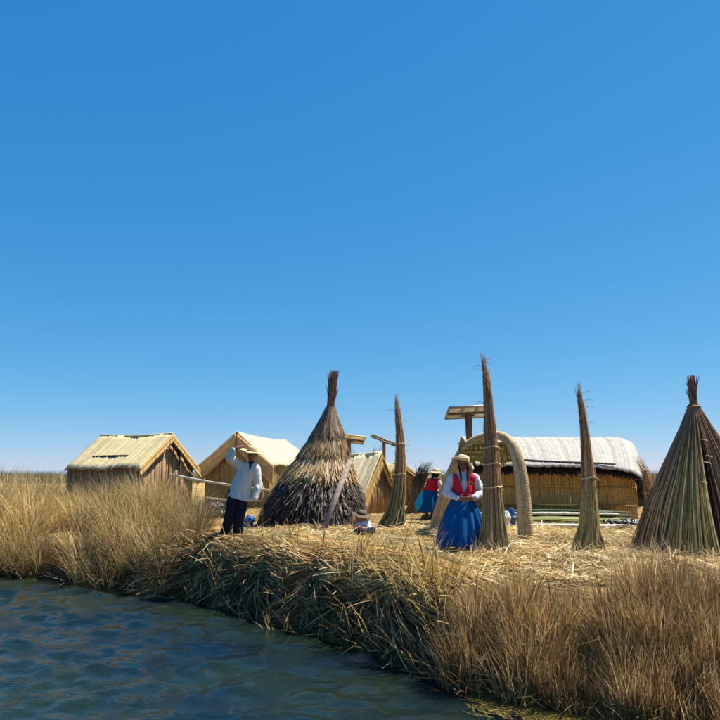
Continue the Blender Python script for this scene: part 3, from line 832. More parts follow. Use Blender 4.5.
# ------------------------------------------------------------------ solar panels on posts
def solar(name, label, corners_c, size, normal_rot, Y, post_px, post_r, frame_col, cols3=3, group='solar panels on posts'):
    """centre pixel, size (w,h) metres, rotation euler of the panel"""
    c = at(*corners_c, Y)
    px, py = c[0] + post_px, Y + 0.05
    g0 = z1(px, py)
    t = thing(name, label, 'solar panel', (px, py, g0 - 0.02), 0, group)
    cc = Vector(c) - Vector((px, py, g0 - 0.02))
    Rm = np.array(normal_rot)
    w, h = size
    def part(nm, cs, mat, col):
        m = MB()
        for (ctr, sz) in cs:
            m.box(np.array(cc) + Rm @ np.array(ctr), sz, col, Rm)
        return m.build(nm, mat, t)
    for i in range(cols3):
        x0 = -w / 2 + w * (i + 0.5) / cols3
        part('back_sheet', [((x0, 0, -0.004), (w / cols3 - 0.035, h - 0.035, 0.006))], M_PANEL, lin(226, 222, 208))
        part('cell_glass', [((x0, 0, 0.010), (w / cols3 - 0.03, h - 0.03, 0.012))], M_PANEL, (0.01, 0.015, 0.05))
    part('frame', [((0, h / 2, 0), (w + 0.02, 0.03, 0.045)), ((0, -h / 2, 0), (w + 0.02, 0.03, 0.045)), ((w / 2, 0, 0), (0.03, h - 0.03, 0.045)), ((-w / 2, 0, 0), (0.03, h - 0.03, 0.045))]
         + [((-w / 2 + w * k / cols3, 0, 0), (0.03, h - 0.03, 0.044)) for k in range(1, cols3)], M_METAL, frame_col)
    part('bracket', [((0, 0, -0.035), (w * 0.96, 0.04, 0.035)), ((0.02, h * 0.22, -0.035), (w * 0.3, 0.05, 0.03))], M_METAL, lin(90, 74, 58))
    part('junction_box', [((w * 0.38, 0, -0.03), (0.1, 0.07, 0.03))], M_PLASTIC, (0.02, 0.02, 0.02))
    topz = cc[2] - 0.03
    n = 60; a = rng.random(n) * 6.283; q = np.sqrt(rng.random(n))
    P = np.zeros((n, 4, 3))
    for k in range(4):
        f = k / 3
        r = post_r * (0.7 + 0.5 * f ** 3) * q
        P[:, k, 0] = r * np.cos(a) + (cc[0]) * f; P[:, k, 1] = r * np.sin(a) + cc[1] * f; P[:, k, 2] = topz * f * (1 - 0.02 * rng.random(n))
    m = MB(); m.tubes(P, 0.012, 4, ncol(lin(140, 104, 76), n, 0.2), cap=True)
    m.tubes(np.array([(0, 0, 0), (cc[0], cc[1], topz)]), post_r * 0.75, 8, lin(96, 74, 56))
    m.build('post', M_REED, t)
    return t
def rotm(rx, ry, rz):
    return np.array(Matrix.Rotation(rz, 3, 'Z') @ Matrix.Rotation(ry, 3, 'Y') @ Matrix.Rotation(rx, 3, 'X'))
solar('solar_panel', 'solar panel on a reed post rising above the arch', (468, 412.3, ), (1.04, 0.66), rotm(math.radians(-20), math.radians(-3), math.radians(4)), 17.0, 0.06, 0.075, lin(150, 140, 124))
solar('solar_panel', 'yellowish solar panel half hidden behind the tip of the thatched cone', (349, 438.5), (1.0, 0.55), rotm(math.radians(-22), math.radians(8), math.radians(8)), 22.6, 0.03, 0.05, lin(176, 152, 92), cols3=2)
solar('solar_panel', 'thin tilted dark solar panel above the draped hut', (384, 440.5), (0.86, 0.5), rotm(math.radians(-4), math.radians(21), math.radians(4)), 22.8, 0.02, 0.04, lin(96, 84, 76), cols3=2)
for (a_, b_, lb) in ((351.5, 446, 'reed post top beside the yellowish solar panel'), (374, 446, 'left stubby reed post top above the draped hut roof'), (379.5, 444, 'right stubby reed post top above the draped hut roof')):
    spire('reed_post', lb, [(a_, 500, 2.2), (a_, 480, 2.0), (a_, 462, 1.8), (a_ + .3, 452, 1.8), (a_ + 1, b_, 1.2)], 23.6, 60, RUST, [lin(110, 88, 72), lin(90, 74, 64)], 0.5, (), fray=0.05, stalk=0.012, group='reed posts behind the draped hut', cat='reed post')

# ------------------------------------------------------------------ plank, poles, reed pile, bags
pa = on(322, 534, TOP + 0.0); pb = at(350, 460, 15.45)
o = MB().beam(pa, pb, 0.115, 0.03, lin(140, 124, 112), upv=(0, -1, 0.2)).build('leaning_plank', M_WOOD)
tag(o, 'grey weathered plank leaning against the thatched cone', 'plank')

fo = np.array((-4.0, 16.4, TOP - 0.05))
FE = thing('pole_fence', 'pale pole fence running behind the man to the thatched cone', 'fence', fo)
for (p0, p1, r, nm) in (((170, 474.3, 17.2), (268, 490, 15.9), 0.028, 'rail'), ((205, 497.5, 17.0), (262, 500.5, 16.0), 0.022, 'rail')):
    a_ = at(*p0) - fo; b_ = at(*p1) - fo
    k = np.linspace(0, 1, 9)[:, None]
    P = a_ * (1 - k) + b_ * k; P[:, 2] -= 0.03 * np.sin(k[:, 0] * math.pi)
    MB().tubes(P, r, 6, lin(206, 194, 172)).build(nm, M_WOOD, FE, True)
for p in ((176, 470, 17.1), (236, 478, 16.35), (263, 486, 15.97)):
    a_ = at(*p) - fo
    MB().tubes(np.array([(a_[0], a_[1] + .03, z1(a_[0] + fo[0], p[2]) - fo[2] - 0.05), (a_[0], a_[1] + .03, a_[2])]), 0.03, 6, lin(150, 124, 92)).build('post', M_WOOD, FE, True)

pp = np.array((4.45, 16.3, TOP))
RP = thing('reed_pile', 'flat pile of green cut reeds between pale poles before the long hut', 'reed pile', pp)
for (y0, z0, col, n) in ((16.75, 0.24, [lin(92, 104, 70), lin(70, 86, 62)], 130), (16.3, 0.10, [lin(150, 150, 70), lin(120, 126, 62), lin(180, 168, 96)], 160)):
    P = np.zeros((n, 5, 3)); xa = 3.0 + rng.normal(0, .15, n); xb = 5.9 + rng.normal(0, .25, n)
    ya = y0 + rng.normal(0, .09, n); yb = y0 + rng.normal(0, .14, n); h = z0 * rng.random(n)
    for k in range(5):
        f_ = k / 4
        P[:, k, 0] = xa * (1 - f_) + xb * f_; P[:, k, 1] = ya * (1 - f_) + yb * f_; P[:, k, 2] = TOP + 0.05 + h + 0.05 * math.sin(f_ * 3.1)
    MB().tubes(P - pp, 0.011, 4, np.array(col)[rng.integers(len(col), size=n)] * ncol((1, 1, 1), n, 0.2), cap=False).build('reeds', M_REED, RP)['kind'] = 'stuff'
for (y0, z0, r) in ((16.5, 0.26, 0.03), (15.6, 0.05, 0.045)):
    MB().tubes(np.array([(2.7, y0 + 0.15, TOP + z0), (4.4, y0 + 0.02, TOP + z0 + 0.01), (6.0, y0 - 0.1, TOP + z0)]) - pp, r, 7, lin(214, 206, 190)).build('pole', M_WOOD, RP, True)

def blob_mesh(prims, voxel, smooth=4, it=1):
    """union of closed shapes -> one continuous surface"""
    m = MB()
    for V, F in prims: m.add(V, F, (1, 1, 1))
    V = np.concatenate(m.v)
    L = np.concatenate(m.loops); T_ = np.concatenate(m.tot)
    me = bpy.data.meshes.new('tmp')
    faces = np.split(L, np.cumsum(T_)[:-1])
    me.from_pydata(V.tolist(), [], [f.tolist() for f in faces])
    o = bpy.data.objects.new('tmp', me); COL.objects.link(o)
    md = o.modifiers.new('r', 'REMESH'); md.mode = 'VOXEL'; md.voxel_size = voxel
    if smooth:
        ms = o.modifiers.new('s', 'SMOOTH'); ms.factor = 0.5; ms.iterations = smooth
    dg = bpy.context.evaluated_depsgraph_get()
    ev = o.evaluated_get(dg)
    out = bpy.data.meshes.new_from_object(ev)
    n = len(out.vertices); co = np.zeros(n * 3, np.float32); out.vertices.foreach_get('co', co)
    fs = [tuple(p.vertices) for p in out.polygons]
    bpy.data.objects.remove(o); bpy.data.meshes.remove(me); bpy.data.meshes.remove(out)
    return co.reshape(-1, 3).astype(float), fs

def ell(c, r, rot=None, seg=14, rings=9):
    th = np.linspace(0, 2 * math.pi, seg, endpoint=False); ph = np.linspace(0, math.pi, rings)[1:-1]
    V = [(0, 0, 1)] + [(math.sin(p) * math.cos(t), math.sin(p) * math.sin(t), math.cos(p)) for p in ph for t in th] + [(0, 0, -1)]
    V = np.array(V) * np.asarray(r, float)
    if rot is not None: V = V @ np.array(rot).T
    V = V + np.asarray(c, float)
    F = []
    n = len(V) - 1
    for j in range(seg): F.append([0, 1 + j, 1 + (j + 1) % seg, 1 + (j + 1) % seg])
    for i in range(len(ph) - 1):
        for j in range(seg):
            a = 1 + i * seg + j; b = 1 + i * seg + (j + 1) % seg
            F.append([a, a + seg, b + seg, b])
    for j in range(seg): F.append([n, 1 + (len(ph) - 1) * seg + (j + 1) % seg, 1 + (len(ph) - 1) * seg + j, 1 + (len(ph) - 1) * seg + j])
    return V, F

def fix(F):
    return [[f[0], f[1], f[2]] if f[2] == f[3] else f for f in F]

class Prims(list):
    def e(self, c, r, rot=None):
        V, F = ell(c, r, rot); self.put(V, F); return self
    def c(self, p0, r0, p1, r1, flat=1.0, fdir=None):
        """tapered capsule; flat<1 squashes along fdir"""
        p0 = np.asarray(p0, float); p1 = np.asarray(p1, float)
        d = p1 - p0; L = np.linalg.norm(d); d = d / L
        ref = np.array((0, 1.0, 0)) if fdir is None else np.asarray(fdir, float)
        if abs(np.dot(ref, d)) > 0.95: ref = np.array((1.0, 0, 0)) if abs(d[0]) < 0.9 else np.array((0, 0, 1.0))
        y = ref - d * np.dot(ref, d); y /= np.linalg.norm(y); x = np.cross(y, d)
        prof = []
        for a in np.linspace(math.pi / 2, 0, 5): prof.append((r0 * math.cos(a), -r0 * math.sin(a)))
        for a in np.linspace(0, math.pi / 2, 5): prof.append((r1 * math.cos(a), L + r1 * math.sin(a)))
        seg = 12; th = np.linspace(0, 2 * math.pi, seg, endpoint=False)
        V = []; 
        for r, h in prof:
            r = max(r, 1e-4)
            for t in th: V.append(p0 + d * h + x * r * math.cos(t) + y * r * flat * math.sin(t))
        F = []
        for i in range(len(prof) - 1):
            for j in range(seg):
                F.append([i * seg + j, i * seg + (j + 1) % seg, (i + 1) * seg + (j + 1) % seg, (i + 1) * seg + j])
        nV = len(V)
        V.append(p0 - d * r0); V.append(p1 + d * r1)
        for j in range(seg):
            F.append([nV, (j + 1) % seg, j, j]); b = (len(prof) - 1) * seg
            F.append([nV + 1, b + j, b + (j + 1) % seg, b + (j + 1) % seg])
        self.put(np.array(V), F); return self
    def put(self, V, F):
        q = [f for f in F if f[2] != f[3]]; t = [f[:3] for f in F if f[2] == f[3]]
        self.append((V, q, t))

def blob(name, prims, voxel, mat, parent, col, smooth=4, colfn=None, wrinkle=0.0, wscale=14.0, cut=None, thick=0.0):
    flat = []
    m = MB()
    for V, q, t in prims:
        b = m.n
        m.add(V, np.array(q), (1, 1, 1))
        if t:
            m.loops.append((np.array(t) + b).ravel()); m.tot.append(np.full(len(t), 3, np.int64))
    V = np.concatenate(m.v); L = np.concatenate(m.loops); T_ = np.concatenate(m.tot)
    me = bpy.data.meshes.new('tmp')
    me.from_pydata(V.tolist(), [], [f.tolist() for f in np.split(L, np.cumsum(T_)[:-1])])
    o = bpy.data.objects.new('tmp', me); COL.objects.link(o)
    md = o.modifiers.new('r', 'REMESH'); md.mode = 'VOXEL'; md.voxel_size = voxel
    if smooth:
        ms = o.modifiers.new('s', 'SMOOTH'); ms.factor = 0.5; ms.iterations = smooth
    dg = bpy.context.evaluated_depsgraph_get()
    out = bpy.data.meshes.new_from_object(o.evaluated_get(dg))
    bpy.data.objects.remove(o); bpy.data.meshes.remove(me)
    n = len(out.vertices); co = np.zeros(n * 3, np.float32); out.vertices.foreach_get('co', co)
    co = co.reshape(-1, 3).astype(float)
    if wrinkle:
        nr = np.zeros(n * 3, np.float32); out.vertices.foreach_get('normal', nr); nr = nr.reshape(-1, 3)
        w = np.array([1 - 2.4 * abs(mnoise.noise(Vector((p[0] * wscale, p[1] * wscale, p[2] * wscale * 0.5)))) + 0.5 * mnoise.noise(Vector((p[0] * 2.6 * wscale, p[1] * 2.6 * wscale, p[2] * 1.6 * wscale))) for p in co]) * 0.55
        co = co + nr * (w * wrinkle)[:, None]
    fs = [tuple(p.vertices) for p in out.polygons]
    bpy.data.meshes.remove(out)
    if cut is not None:
        keep = []
        for f in fs:
            c = co[list(f)].mean(0)
            if not cut(c): keep.append(f)
        fs = keep
    C = np.tile(np.asarray(col, float), (n, 1))
    if colfn is not None: C = colfn(co, C)
    me = bpy.data.meshes.new(name); me.from_pydata(co.tolist(), [], fs)
    me.polygons.foreach_set('use_smooth', np.ones(len(me.polygons), bool))
    at_ = me.attributes.new('Col', 'FLOAT_COLOR', 'POINT')
    at_.data.foreach_set('color', np.concatenate([C, np.ones((n, 1))], 1).astype(np.float32).ravel())
    me.materials.append(mat)
    ob = bpy.data.objects.new(name, me); COL.objects.link(ob)
    if parent is not None: ob.parent = parent
    if thick:
        sm = ob.modifiers.new('thickness', 'SOLIDIFY'); sm.thickness = thick; sm.offset = 1
    return ob

# dark and blue bundles on the ground
def sack(name, label, cat, px, py, Y, size, col, mat, seed, lumps=5):
    c = at(px, py, Y); g0 = z1(c[0], Y)
    r = np.random.default_rng(seed); pr = Prims()
    pr.e((0, 0, size[2] * 0.45), (size[0] * 0.4, size[1] * 0.45, size[2] * 0.5))
    for i in range(lumps):
        pr.e((r.uniform(-.36, .36) * size[0], r.uniform(-.25, .25) * size[1], size[2] * r.uniform(0.28, 0.6)), (size[0] * r.uniform(.16, .3), size[1] * r.uniform(.25, .4), size[2] * r.uniform(.28, .42)))
    o = blob(name, pr, 0.018, mat, None, col, 2, wrinkle=0.07, wscale=9)
    o.location = (c[0], Y, g0 - 0.02)
    return tag(o, label, cat)
sack('dark_bundle', 'dark lumpy bundle on the straw at the foot of the hut behind the man', 'tarp', 213, 500, 18.6, (1.0, 0.5, 0.48), lin(34, 36, 44), M_PLASTIC, 3)  # dark lumps merged into one low bundle before the hut
sack('blue_bag', 'small bright blue bag on the straw behind the man', 'bag', 249, 520, 16.3, (0.24, 0.22, 0.30), lin(40, 84, 150), M_PLASTIC, 4)
sack('blue_sack', 'dark blue sack behind the right foot of the arch', 'sack', 511, 515, 15.7, (0.28, 0.22, 0.42), lin(32, 58, 110), M_PLASTIC, 5)
sack('black_tarp', 'crumpled black tarp on the ground at the right end of the long hut', 'tarp', 612, 525, 16.2, (1.15, 0.4, 0.2), lin(30, 32, 40), M_PLASTIC, 6, 8)
sack('white_rag_pile', 'small pile of pale rags beside the blue sack behind the arch', 'rags', 505.5, 518, 15.5, (0.24, 0.22, 0.36), lin(200, 200, 190), M_CLOTH, 8, 6)

# ------------------------------------------------------------------ people
SKIN = lin(150, 98, 72)
def hand(pr, w, d, nrm, side):
    """wrist, finger direction, palm facing direction, thumb side"""
    w = np.asarray(w, float); d = np.asarray(d, float); d /= np.linalg.norm(d)
    nrm = np.asarray(nrm, float); nrm = nrm - d * np.dot(nrm, d); nrm /= np.linalg.norm(nrm)
    t = np.cross(d, nrm); t = t if side > 0 else -t
    pr.c(w + d * 0.02 - t * 0.012, 0.028, w + d * 0.075 - t * 0.012, 0.030, 0.5, nrm)
    pr.c(w + d * 0.02 + t * 0.012, 0.028, w + d * 0.075 + t * 0.012, 0.030, 0.5, nrm)
    for k, L in enumerate((0.060, 0.074, 0.080, 0.072)):
        r0 = w + d * 0.088 + t * (-0.032 + 0.0215 * k)
        m1 = r0 + d * L * 0.52 + nrm * 0.010
        e = m1 + d * L * 0.40 + nrm * 0.028
        pr.c(r0, 0.0092, m1, 0.0088, 1); pr.c(m1, 0.0088, e, 0.0075, 1)
    b = w + d * 0.028 + t * 0.032
    m1 = b + d * 0.030 + t * 0.028 + nrm * 0.008; e = m1 + d * 0.032 + t * 0.008 + nrm * 0.008
    pr.c(b, 0.013, m1, 0.011, 1); pr.c(m1, 0.011, e, 0.009, 1)

def head(pr, c, fwd, up=(0, 0, 1), s=1.0):
    """face looks along fwd"""
    c = np.asarray(c, float); f = np.asarray(fwd, float); f /= np.linalg.norm(f)
    u = np.asarray(up, float); u = u - f * np.dot(u, f); u /= np.linalg.norm(u); r = np.cross(f, u)
    R = np.stack([r, f, u], 1)
    L = lambda x, y, z: c + R @ (np.array((x, y, z)) * s)
    pr.e(L(0, -0.012, 0.025), np.array((0.074, 0.092, 0.088)) * s, R)
    pr.e(L(0, 0.018, -0.035), np.array((0.060, 0.068, 0.076)) * s, R)
    pr.e(L(0, 0.052, -0.082), np.array((0.030, 0.026, 0.024)) * s, R)      # chin
    pr.c(L(0, 0.086, 0.012), 0.009 * s, L(0, 0.104, -0.022), 0.014 * s)    # nose
    pr.c(L(-0.05, 0.068, 0.022), 0.012 * s, L(0.05, 0.068, 0.022), 0.012 * s)  # brow
    pr.c(L(-0.02, 0.082, -0.052), 0.010 * s, L(0.02, 0.082, -0.052), 0.010 * s)  # lips
    for q in (-1, 1):
        pr.e(L(q * 0.042, 0.060, -0.022), np.array((0.022, 0.024, 0.02)) * s, R)
        pr.e(L(q * 0.076, -0.008, -0.012), np.array((0.010, 0.018, 0.030)) * s, R)
    return R, L

def face_colours(L, s):
    def fn(co, C):
        C = C.copy()
        for q in (-1, 1):
            d = np.linalg.norm(co - L(q * 0.030, 0.074, 0.006), axis=1); C[d < 0.013 * s] = lin(46, 30, 24)
            d = np.linalg.norm(co - L(q * 0.032, 0.080, 0.028), axis=1); C[d < 0.012 * s] = lin(50, 34, 28)
        d = np.linalg.norm((co - L(0, 0.092, -0.052)) * np.array((0.7, 1, 1.6)), axis=1); C[d < 0.02 * s] = lin(128, 64, 58)
        return C
    return fn

def brim_hat(parent, c, R, crown, brim, h, col, band=None, droop=None, name='hat', lift=0.0):
    c = np.asarray(c, float)
    prof = [(0.001, h), (crown * 0.45, h * 0.99), (crown * 0.78, h * 0.93), (crown * 0.95, h * 0.72), (crown * 1.02, h * 0.35), (crown * 1.05, 0.005)]
    def place(P): return P @ R.T + c
    m = MB()
    def wob(P, a):
        P[..., 2] += 0.006 * np.sin(a * 3 + 1)[None]; return P
    sides = 40
    a = np.arange(sides) * 2 * math.pi / sides
    def mk(prof, fn=None):
        prof = np.asarray(prof); P = np.zeros((len(prof), sides, 3))
        P[..., 0] = prof[:, :1] * np.cos(a); P[..., 1] = prof[:, :1] * np.sin(a); P[..., 2] = prof[:, 1:2]
        if fn: P = fn(P)
        return place(P)
    hatp = MB(); hatp.grid(mk(prof), col, closed=True)
    o = hatp.build(name, M_CLOTH, parent, True)
    rr = np.linspace(crown * 1.04, brim, 8)
    def bf(P):
        f = ((np.hypot(P[..., 0], P[..., 1]) - crown) / (brim - crown)).clip(0, 1)
        if droop is not None: P[..., 2] += droop(a)[None] * f ** 1.3
        P[..., 2] += 0.008 * np.sin(a * 5 + 0.7)[None] * f
        return P
    bm = MB(); bm.grid(mk([(r, 0.006) for r in rr], bf), np.asarray(col) * 0.96, closed=True)
    ob = bm.build('brim', M_CLOTH, o, True)
    sm = ob.modifiers.new('thickness', 'SOLIDIFY'); sm.thickness = 0.008
    if band is not None:
        q = MB(); q.grid(mk([(crown * 1.065, 0.012), (crown * 1.06, 0.034)]), band, closed=True); q.build('hat_band', M_CLOTH, o, True)
    return o

# ---- the man shading his eyes
mp = on(226, 541, TOP); mp[2] = z1(mp[0], mp[1]) + 0.02
MAN = thing('person', 'person in long white shirt and dark trousers shading eyes under straw hat', 'person', mp)
hc = np.array((0.435, -0.02, 1.545)); fw = np.array((-0.28, -1, -0.10))
pr = Prims()
Rm_, Lm = head(pr, hc, fw)
pr.c((0.425, 0.01, 1.36), 0.056, (0.435, 0.0, 1.47), 0.050)
pr.c((0.19, 0.02, 0.86), 0.115, (0.34, 0.02, 1.30), 0.12, 0.7)
pr.c((0.235, 0.02, 1.345), 0.06, (0.50, 0.02, 1.315), 0.06)
# raised right arm (camera left)
SR = np.array((0.225, 0.01, 1.355)); ER = np.array((0.045, -0.16, 1.50)); WR = np.array((0.165, -0.20, 1.675))
pr.c(SR, 0.052, ER, 0.040); pr.c(ER, 0.040, WR, 0.026)
hand(pr, WR, (0.85, 0.12, 0.42), (0.1, 0.2, -1), -1)
SL = np.array((0.51, 0.02, 1.31)); EL = np.array((0.555, 0.05, 1.02)); WL = np.array((0.515, -0.03, 0.775))
pr.c(SL, 0.052, EL, 0.040); pr.c(EL, 0.040, WL, 0.027)
hand(pr, WL, (-0.12, -0.1, -1), (-1, 0, 0.1), 1)
HR = np.array((0.135, 0.02, 0.84)); HL = np.array((0.285, 0.02, 0.83))
KR = np.array((0.06, -0.06, 0.45)); KL = np.array((0.235, -0.02, 0.45)); AKR = np.array((-0.03, 0.02, 0.08)); AKL = np.array((0.20, 0.03, 0.09))
for a_, b_, c_ in ((HR, KR, AKR), (HL, KL, AKL)):
    pr.c(a_, 0.075, b_, 0.052); pr.c(b_, 0.052, c_, 0.036)
    pr.c(c_ + (0, 0.02, -0.035), 0.035, c_ + (-0.03, -0.12, -0.045), 0.030)
body = blob('body', pr, 0.007, M_SKIN, MAN, SKIN, 2, face_colours(Lm, 1.0))
pr = Prims()
pr.c((0.17, 0.02, 0.72), 0.185, (0.27, 0.02, 1.10), 0.165, 0.74); pr.c((0.24, 0.02, 0.70), 0.165, (0.29, 0.02, 1.05), 0.15, 0.74); pr.c((0.27, 0.02, 1.10), 0.165, (0.345, 0.02, 1.26), 0.165, 0.68)
pr.c((0.24, 0.02, 1.34), 0.070, (0.49, 0.02, 1.305), 0.072)
pr.c((0.40, 0.01, 1.33), 0.085, (0.425, 0.01, 1.395), 0.066)
pr.c(SR, 0.088, ER, 0.074); pr.c(ER, 0.074, ER * 0.25 + WR * 0.75, 0.056)
pr.c(SL, 0.080, EL, 0.072); pr.c(EL, 0.072, WL, 0.054)
blob('shirt', pr, 0.011, M_CLOTH, MAN, lin(206, 204, 196), 3, wrinkle=0.03, wscale=8,
     cut=lambda c: c[2] < 0.815 - (c[0] - 0.0) * 0.26 and c[0] < 0.455)
# dark neckerchief opening on the chest
pr = Prims(); pr.c((0.425, -0.075, 1.41), 0.03, (0.415, -0.105, 1.28), 0.012, 0.5); pr.c((0.40, -0.06, 1.42), 0.024, (0.46, -0.06, 1.42), 0.024)
blob('neckerchief', pr, 0.008, M_CLOTH, MAN, lin(40, 44, 62), 2)
pr = Prims(); pr.c(ER * 0.32 + WR * 0.68, 0.050, ER * 0.12 + WR * 0.88, 0.046); blob('cuff', pr, 0.008, M_CLOTH, MAN, lin(44, 50, 70), 2)
pr = Prims()
pr.c((0.14, 0.02, 0.86), 0.125, (0.26, 0.02, 0.85), 0.125, 0.8)
for a_, b_, c_ in ((HR, KR, AKR), (HL, KL, AKL)):
    pr.c(a_, 0.108, b_, 0.094); pr.c(b_, 0.094, c_ + (0, 0, 0.0), 0.086)
blob('trousers', pr, 0.010, M_CLOTH, MAN, lin(30, 34, 48), 3, wrinkle=0.03, wscale=8, cut=lambda c: c[2] < 0.045)
for c_ in (AKR, AKL):
    pr = Prims(); pr.c(c_ + (0.0, 0.04, -0.035), 0.042, c_ + (-0.03, -0.13, -0.05), 0.038, 0.9)
    blob('shoe', pr, 0.009, M_PLASTIC, MAN, lin(28, 26, 28), 2, cut=lambda c: c[2] < 0.0)
pr = Prims(); pr.e(Lm(0, -0.03, 0.03), (0.083, 0.085, 0.085), Rm_)
blob('hair', pr, 0.010, M_HAIR, MAN, lin(30, 26, 26), 1, cut=lambda c: (c - hc) @ (fw / np.linalg.norm(fw)) > 0.03)
hr = Matrix.Rotation(math.radians(10), 3, 'Y') @ Matrix.Rotation(math.radians(8), 3, 'X')
brim_hat(MAN, Lm(0, -0.01, 0.070), np.array(hr), 0.092, 0.225, 0.105, lin(216, 190, 138), lin(150, 120, 80), name='straw_hat')

# ---- the woman in front
wp = on(463, 551.5, TOP); wp[2] = z1(wp[0], wp[1])
WO = thing('person', 'person in red vest and wide blue skirt with hands clasped beside tallest spire', 'person', wp)
hc = np.array((0.03, -0.03, 1.375)); fw = np.array((-0.10, -1, -0.12))
pr = Prims(); Rw, Lw = head(pr, hc, fw, s=0.95)
pr.c((0.03, 0, 1.19), 0.05, (0.03, -0.01, 1.30), 0.044)
pr.c((0.01, 0, 0.75), 0.12, (0.03, 0, 1.10), 0.12, 0.72); pr.c((-0.12, 0, 1.18), 0.05, (0.18, 0, 1.18), 0.05)
A1, B1, C1 = np.array((-0.155, 0.0, 1.165)), np.array((-0.245, 0.0, 0.925)), np.array((-0.085, -0.185, 0.845))
A2, B2, C2 = np.array((0.215, 0.0, 1.165)), np.array((0.325, 0.0, 0.935)), np.array((0.150, -0.185, 0.850))
for a_, b_, c_ in ((A1, B1, C1), (A2, B2, C2)):
    pr.c(a_, 0.046, b_, 0.037); pr.c(b_, 0.037, c_, 0.026)
hand(pr, C1, (1, -0.12, 0.0), (0.1, 1, 0), 1)
hand(pr, C2, (-1, -0.30, -0.05), (-0.1, 1, 0), -1)
for q in (-1, 1):
    pr.c((0.01 + q * 0.08, 0, 0.78), 0.075, (0.0 + q * 0.08, 0, 0.42), 0.05); pr.c((q * 0.08, 0, 0.42), 0.05, (q * 0.08, 0.01, 0.07), 0.034)
    pr.c((q * 0.08, 0.03, 0.035), 0.033, (q * 0.09, -0.12, 0.028), 0.028)
blob('body', pr, 0.007, M_SKIN, WO, SKIN, 2, face_colours(Lw, 0.95))
pr = Prims()
pr.c((0.01, 0, 0.80), 0.145, (0.03, 0.0, 1.08), 0.150, 0.74); pr.c((-0.11, 0, 1.165), 0.066, (0.17, 0, 1.165), 0.066)
pr.c((0.03, 0, 1.18), 0.08, (0.03, -0.005, 1.265), 0.055)
for a_, b_, c_ in ((A1, B1, C1), (A2, B2, C2)):
    pr.c(a_, 0.066, b_, 0.058); pr.c(b_, 0.058, b_ * 0.1 + c_ * 0.9, 0.042)
blob('blouse', pr, 0.010, M_CLOTH, WO, lin(206, 208, 218), 3, wrinkle=0.02, wscale=12)
pr = Prims()
pr.c((0.01, 0, 0.82), 0.162, (0.03, 0.0, 1.06), 0.168, 0.80); pr.c((-0.09, 0, 1.155), 0.082, (0.15, 0, 1.155), 0.082, 1.1)
def vcut(c):
    if c[2] > 1.225: return True
    if c[2] < 0.86: return True
    if c[1] < 0.02 and c[2] > 0.94 and abs(c[0] - 0.025) < 0.012 + (c[2] - 0.94) * 0.33: return True
    return False
ve = blob('vest', pr, 0.010, M_CLOTH, WO, lin(214, 40, 62), 4, wrinkle=0.01, wscale=10, cut=vcut, thick=0.010)
m = MB(); a = np.linspace(0, 6.283, 16, endpoint=False)
pc = np.array((0.125, -0.157, 1.075))
m.add([pc + (0.026 * math.cos(t_), -0.004 + 0.010 * math.cos(t_), 0.026 * math.sin(t_)) for t_ in a], [list(range(16))[::-1]], lin(30, 60, 60))
m.tubes(np.array([pc + (0.026 * math.cos(t_), -0.006 + 0.010 * math.cos(t_), 0.026 * math.sin(t_)) for t_ in np.linspace(0, 6.283, 17)]), 0.004, 4, lin(220, 200, 120))
m.build('badge', M_CLOTH, ve)
def skirt(parent, z_top, z_bot, rt, rb, cx0, cx1, col, pleats=17, seed=0, name='skirt', yflat=0.85):
    r = np.random.default_rng(seed)
    nz = 26; na = 180
    a = np.linspace(0, 2 * math.pi, na, endpoint=False)
    ph = r.random(6) * 6.28
    P = np.zeros((nz, na, 3))
    for i in range(nz):
        f = i / (nz - 1)
        rad = rt + (rb - rt) * (1 - (1 - f) ** 1.75)
        w = 0.02 + 0.085 * f ** 0.8
        prr = rad * (1 + w * np.sin(a * pleats + 1.3 * np.sin(a * 3 + ph[0]) + ph[1]) + 0.5 * w * np.sin(a * (pleats // 2) + ph[2] + f * 0.8) + 0.03 * f * np.sin(a * 3 + ph[3]))
        P[i, :, 0] = cx0 * (1 - f) + cx1 * f + prr * np.cos(a); P[i, :, 1] = prr * np.sin(a) * yflat
        P[i, :, 2] = z_top + (z_bot - z_top) * f + 0.018 * f * np.sin(a * 4 + ph[4])
    m = MB(); m.grid(P, col, closed=True)
    o = m.build(name, M_CLOTH, parent, True)
    sm = o.modifiers.new('thickness', 'SOLIDIFY'); sm.thickness = 0.006
    return o
sk = skirt(WO, 0.845, 0.10, 0.168, 0.375, 0.01, 0.0, lin(16, 86, 142), 15, 2)
m = MB(); m.lathe([(0.172, 0.80), (0.176, 0.83), (0.172, 0.862)], lin(20, 60, 120), 32, (0.01, 0, 0), lambda P, a: P * np.array((1, 0.85, 1))); m.build('waistband', M_CLOTH, sk, True)
pr = Prims(); pr.e(Lw(0, -0.03, 0.02), (0.084, 0.09, 0.095), Rw)
blob('hair', pr, 0.009, M_HAIR, WO, lin(26, 22, 22), 1, cut=lambda c: (c - hc) @ (fw / np.linalg.norm(fw)) > 0.045)
for q in (-1, 1):
    b0 = Lw(q * 0.08, 0.02, -0.02); k = np.linspace(0, 1, 12)
    P = np.stack([b0[0] + q * 0.025 * np.sin(k * 2), b0[1] - 0.06 * np.sin(k * 2.2) - 0.02 * k, b0[2] - 0.24 * k], 1)
    m = MB(); m.tubes(P, (0.020 * (1 + 0.25 * np.sin(k * 34)) * (1 - 0.4 * k))[None], 8, lin(24, 20, 22)); m.build('braid', M_HAIR, WO, True)
hrw = Matrix.Rotation(math.radians(14), 3, 'Y') @ Matrix.Rotation(math.radians(5), 3, 'X')
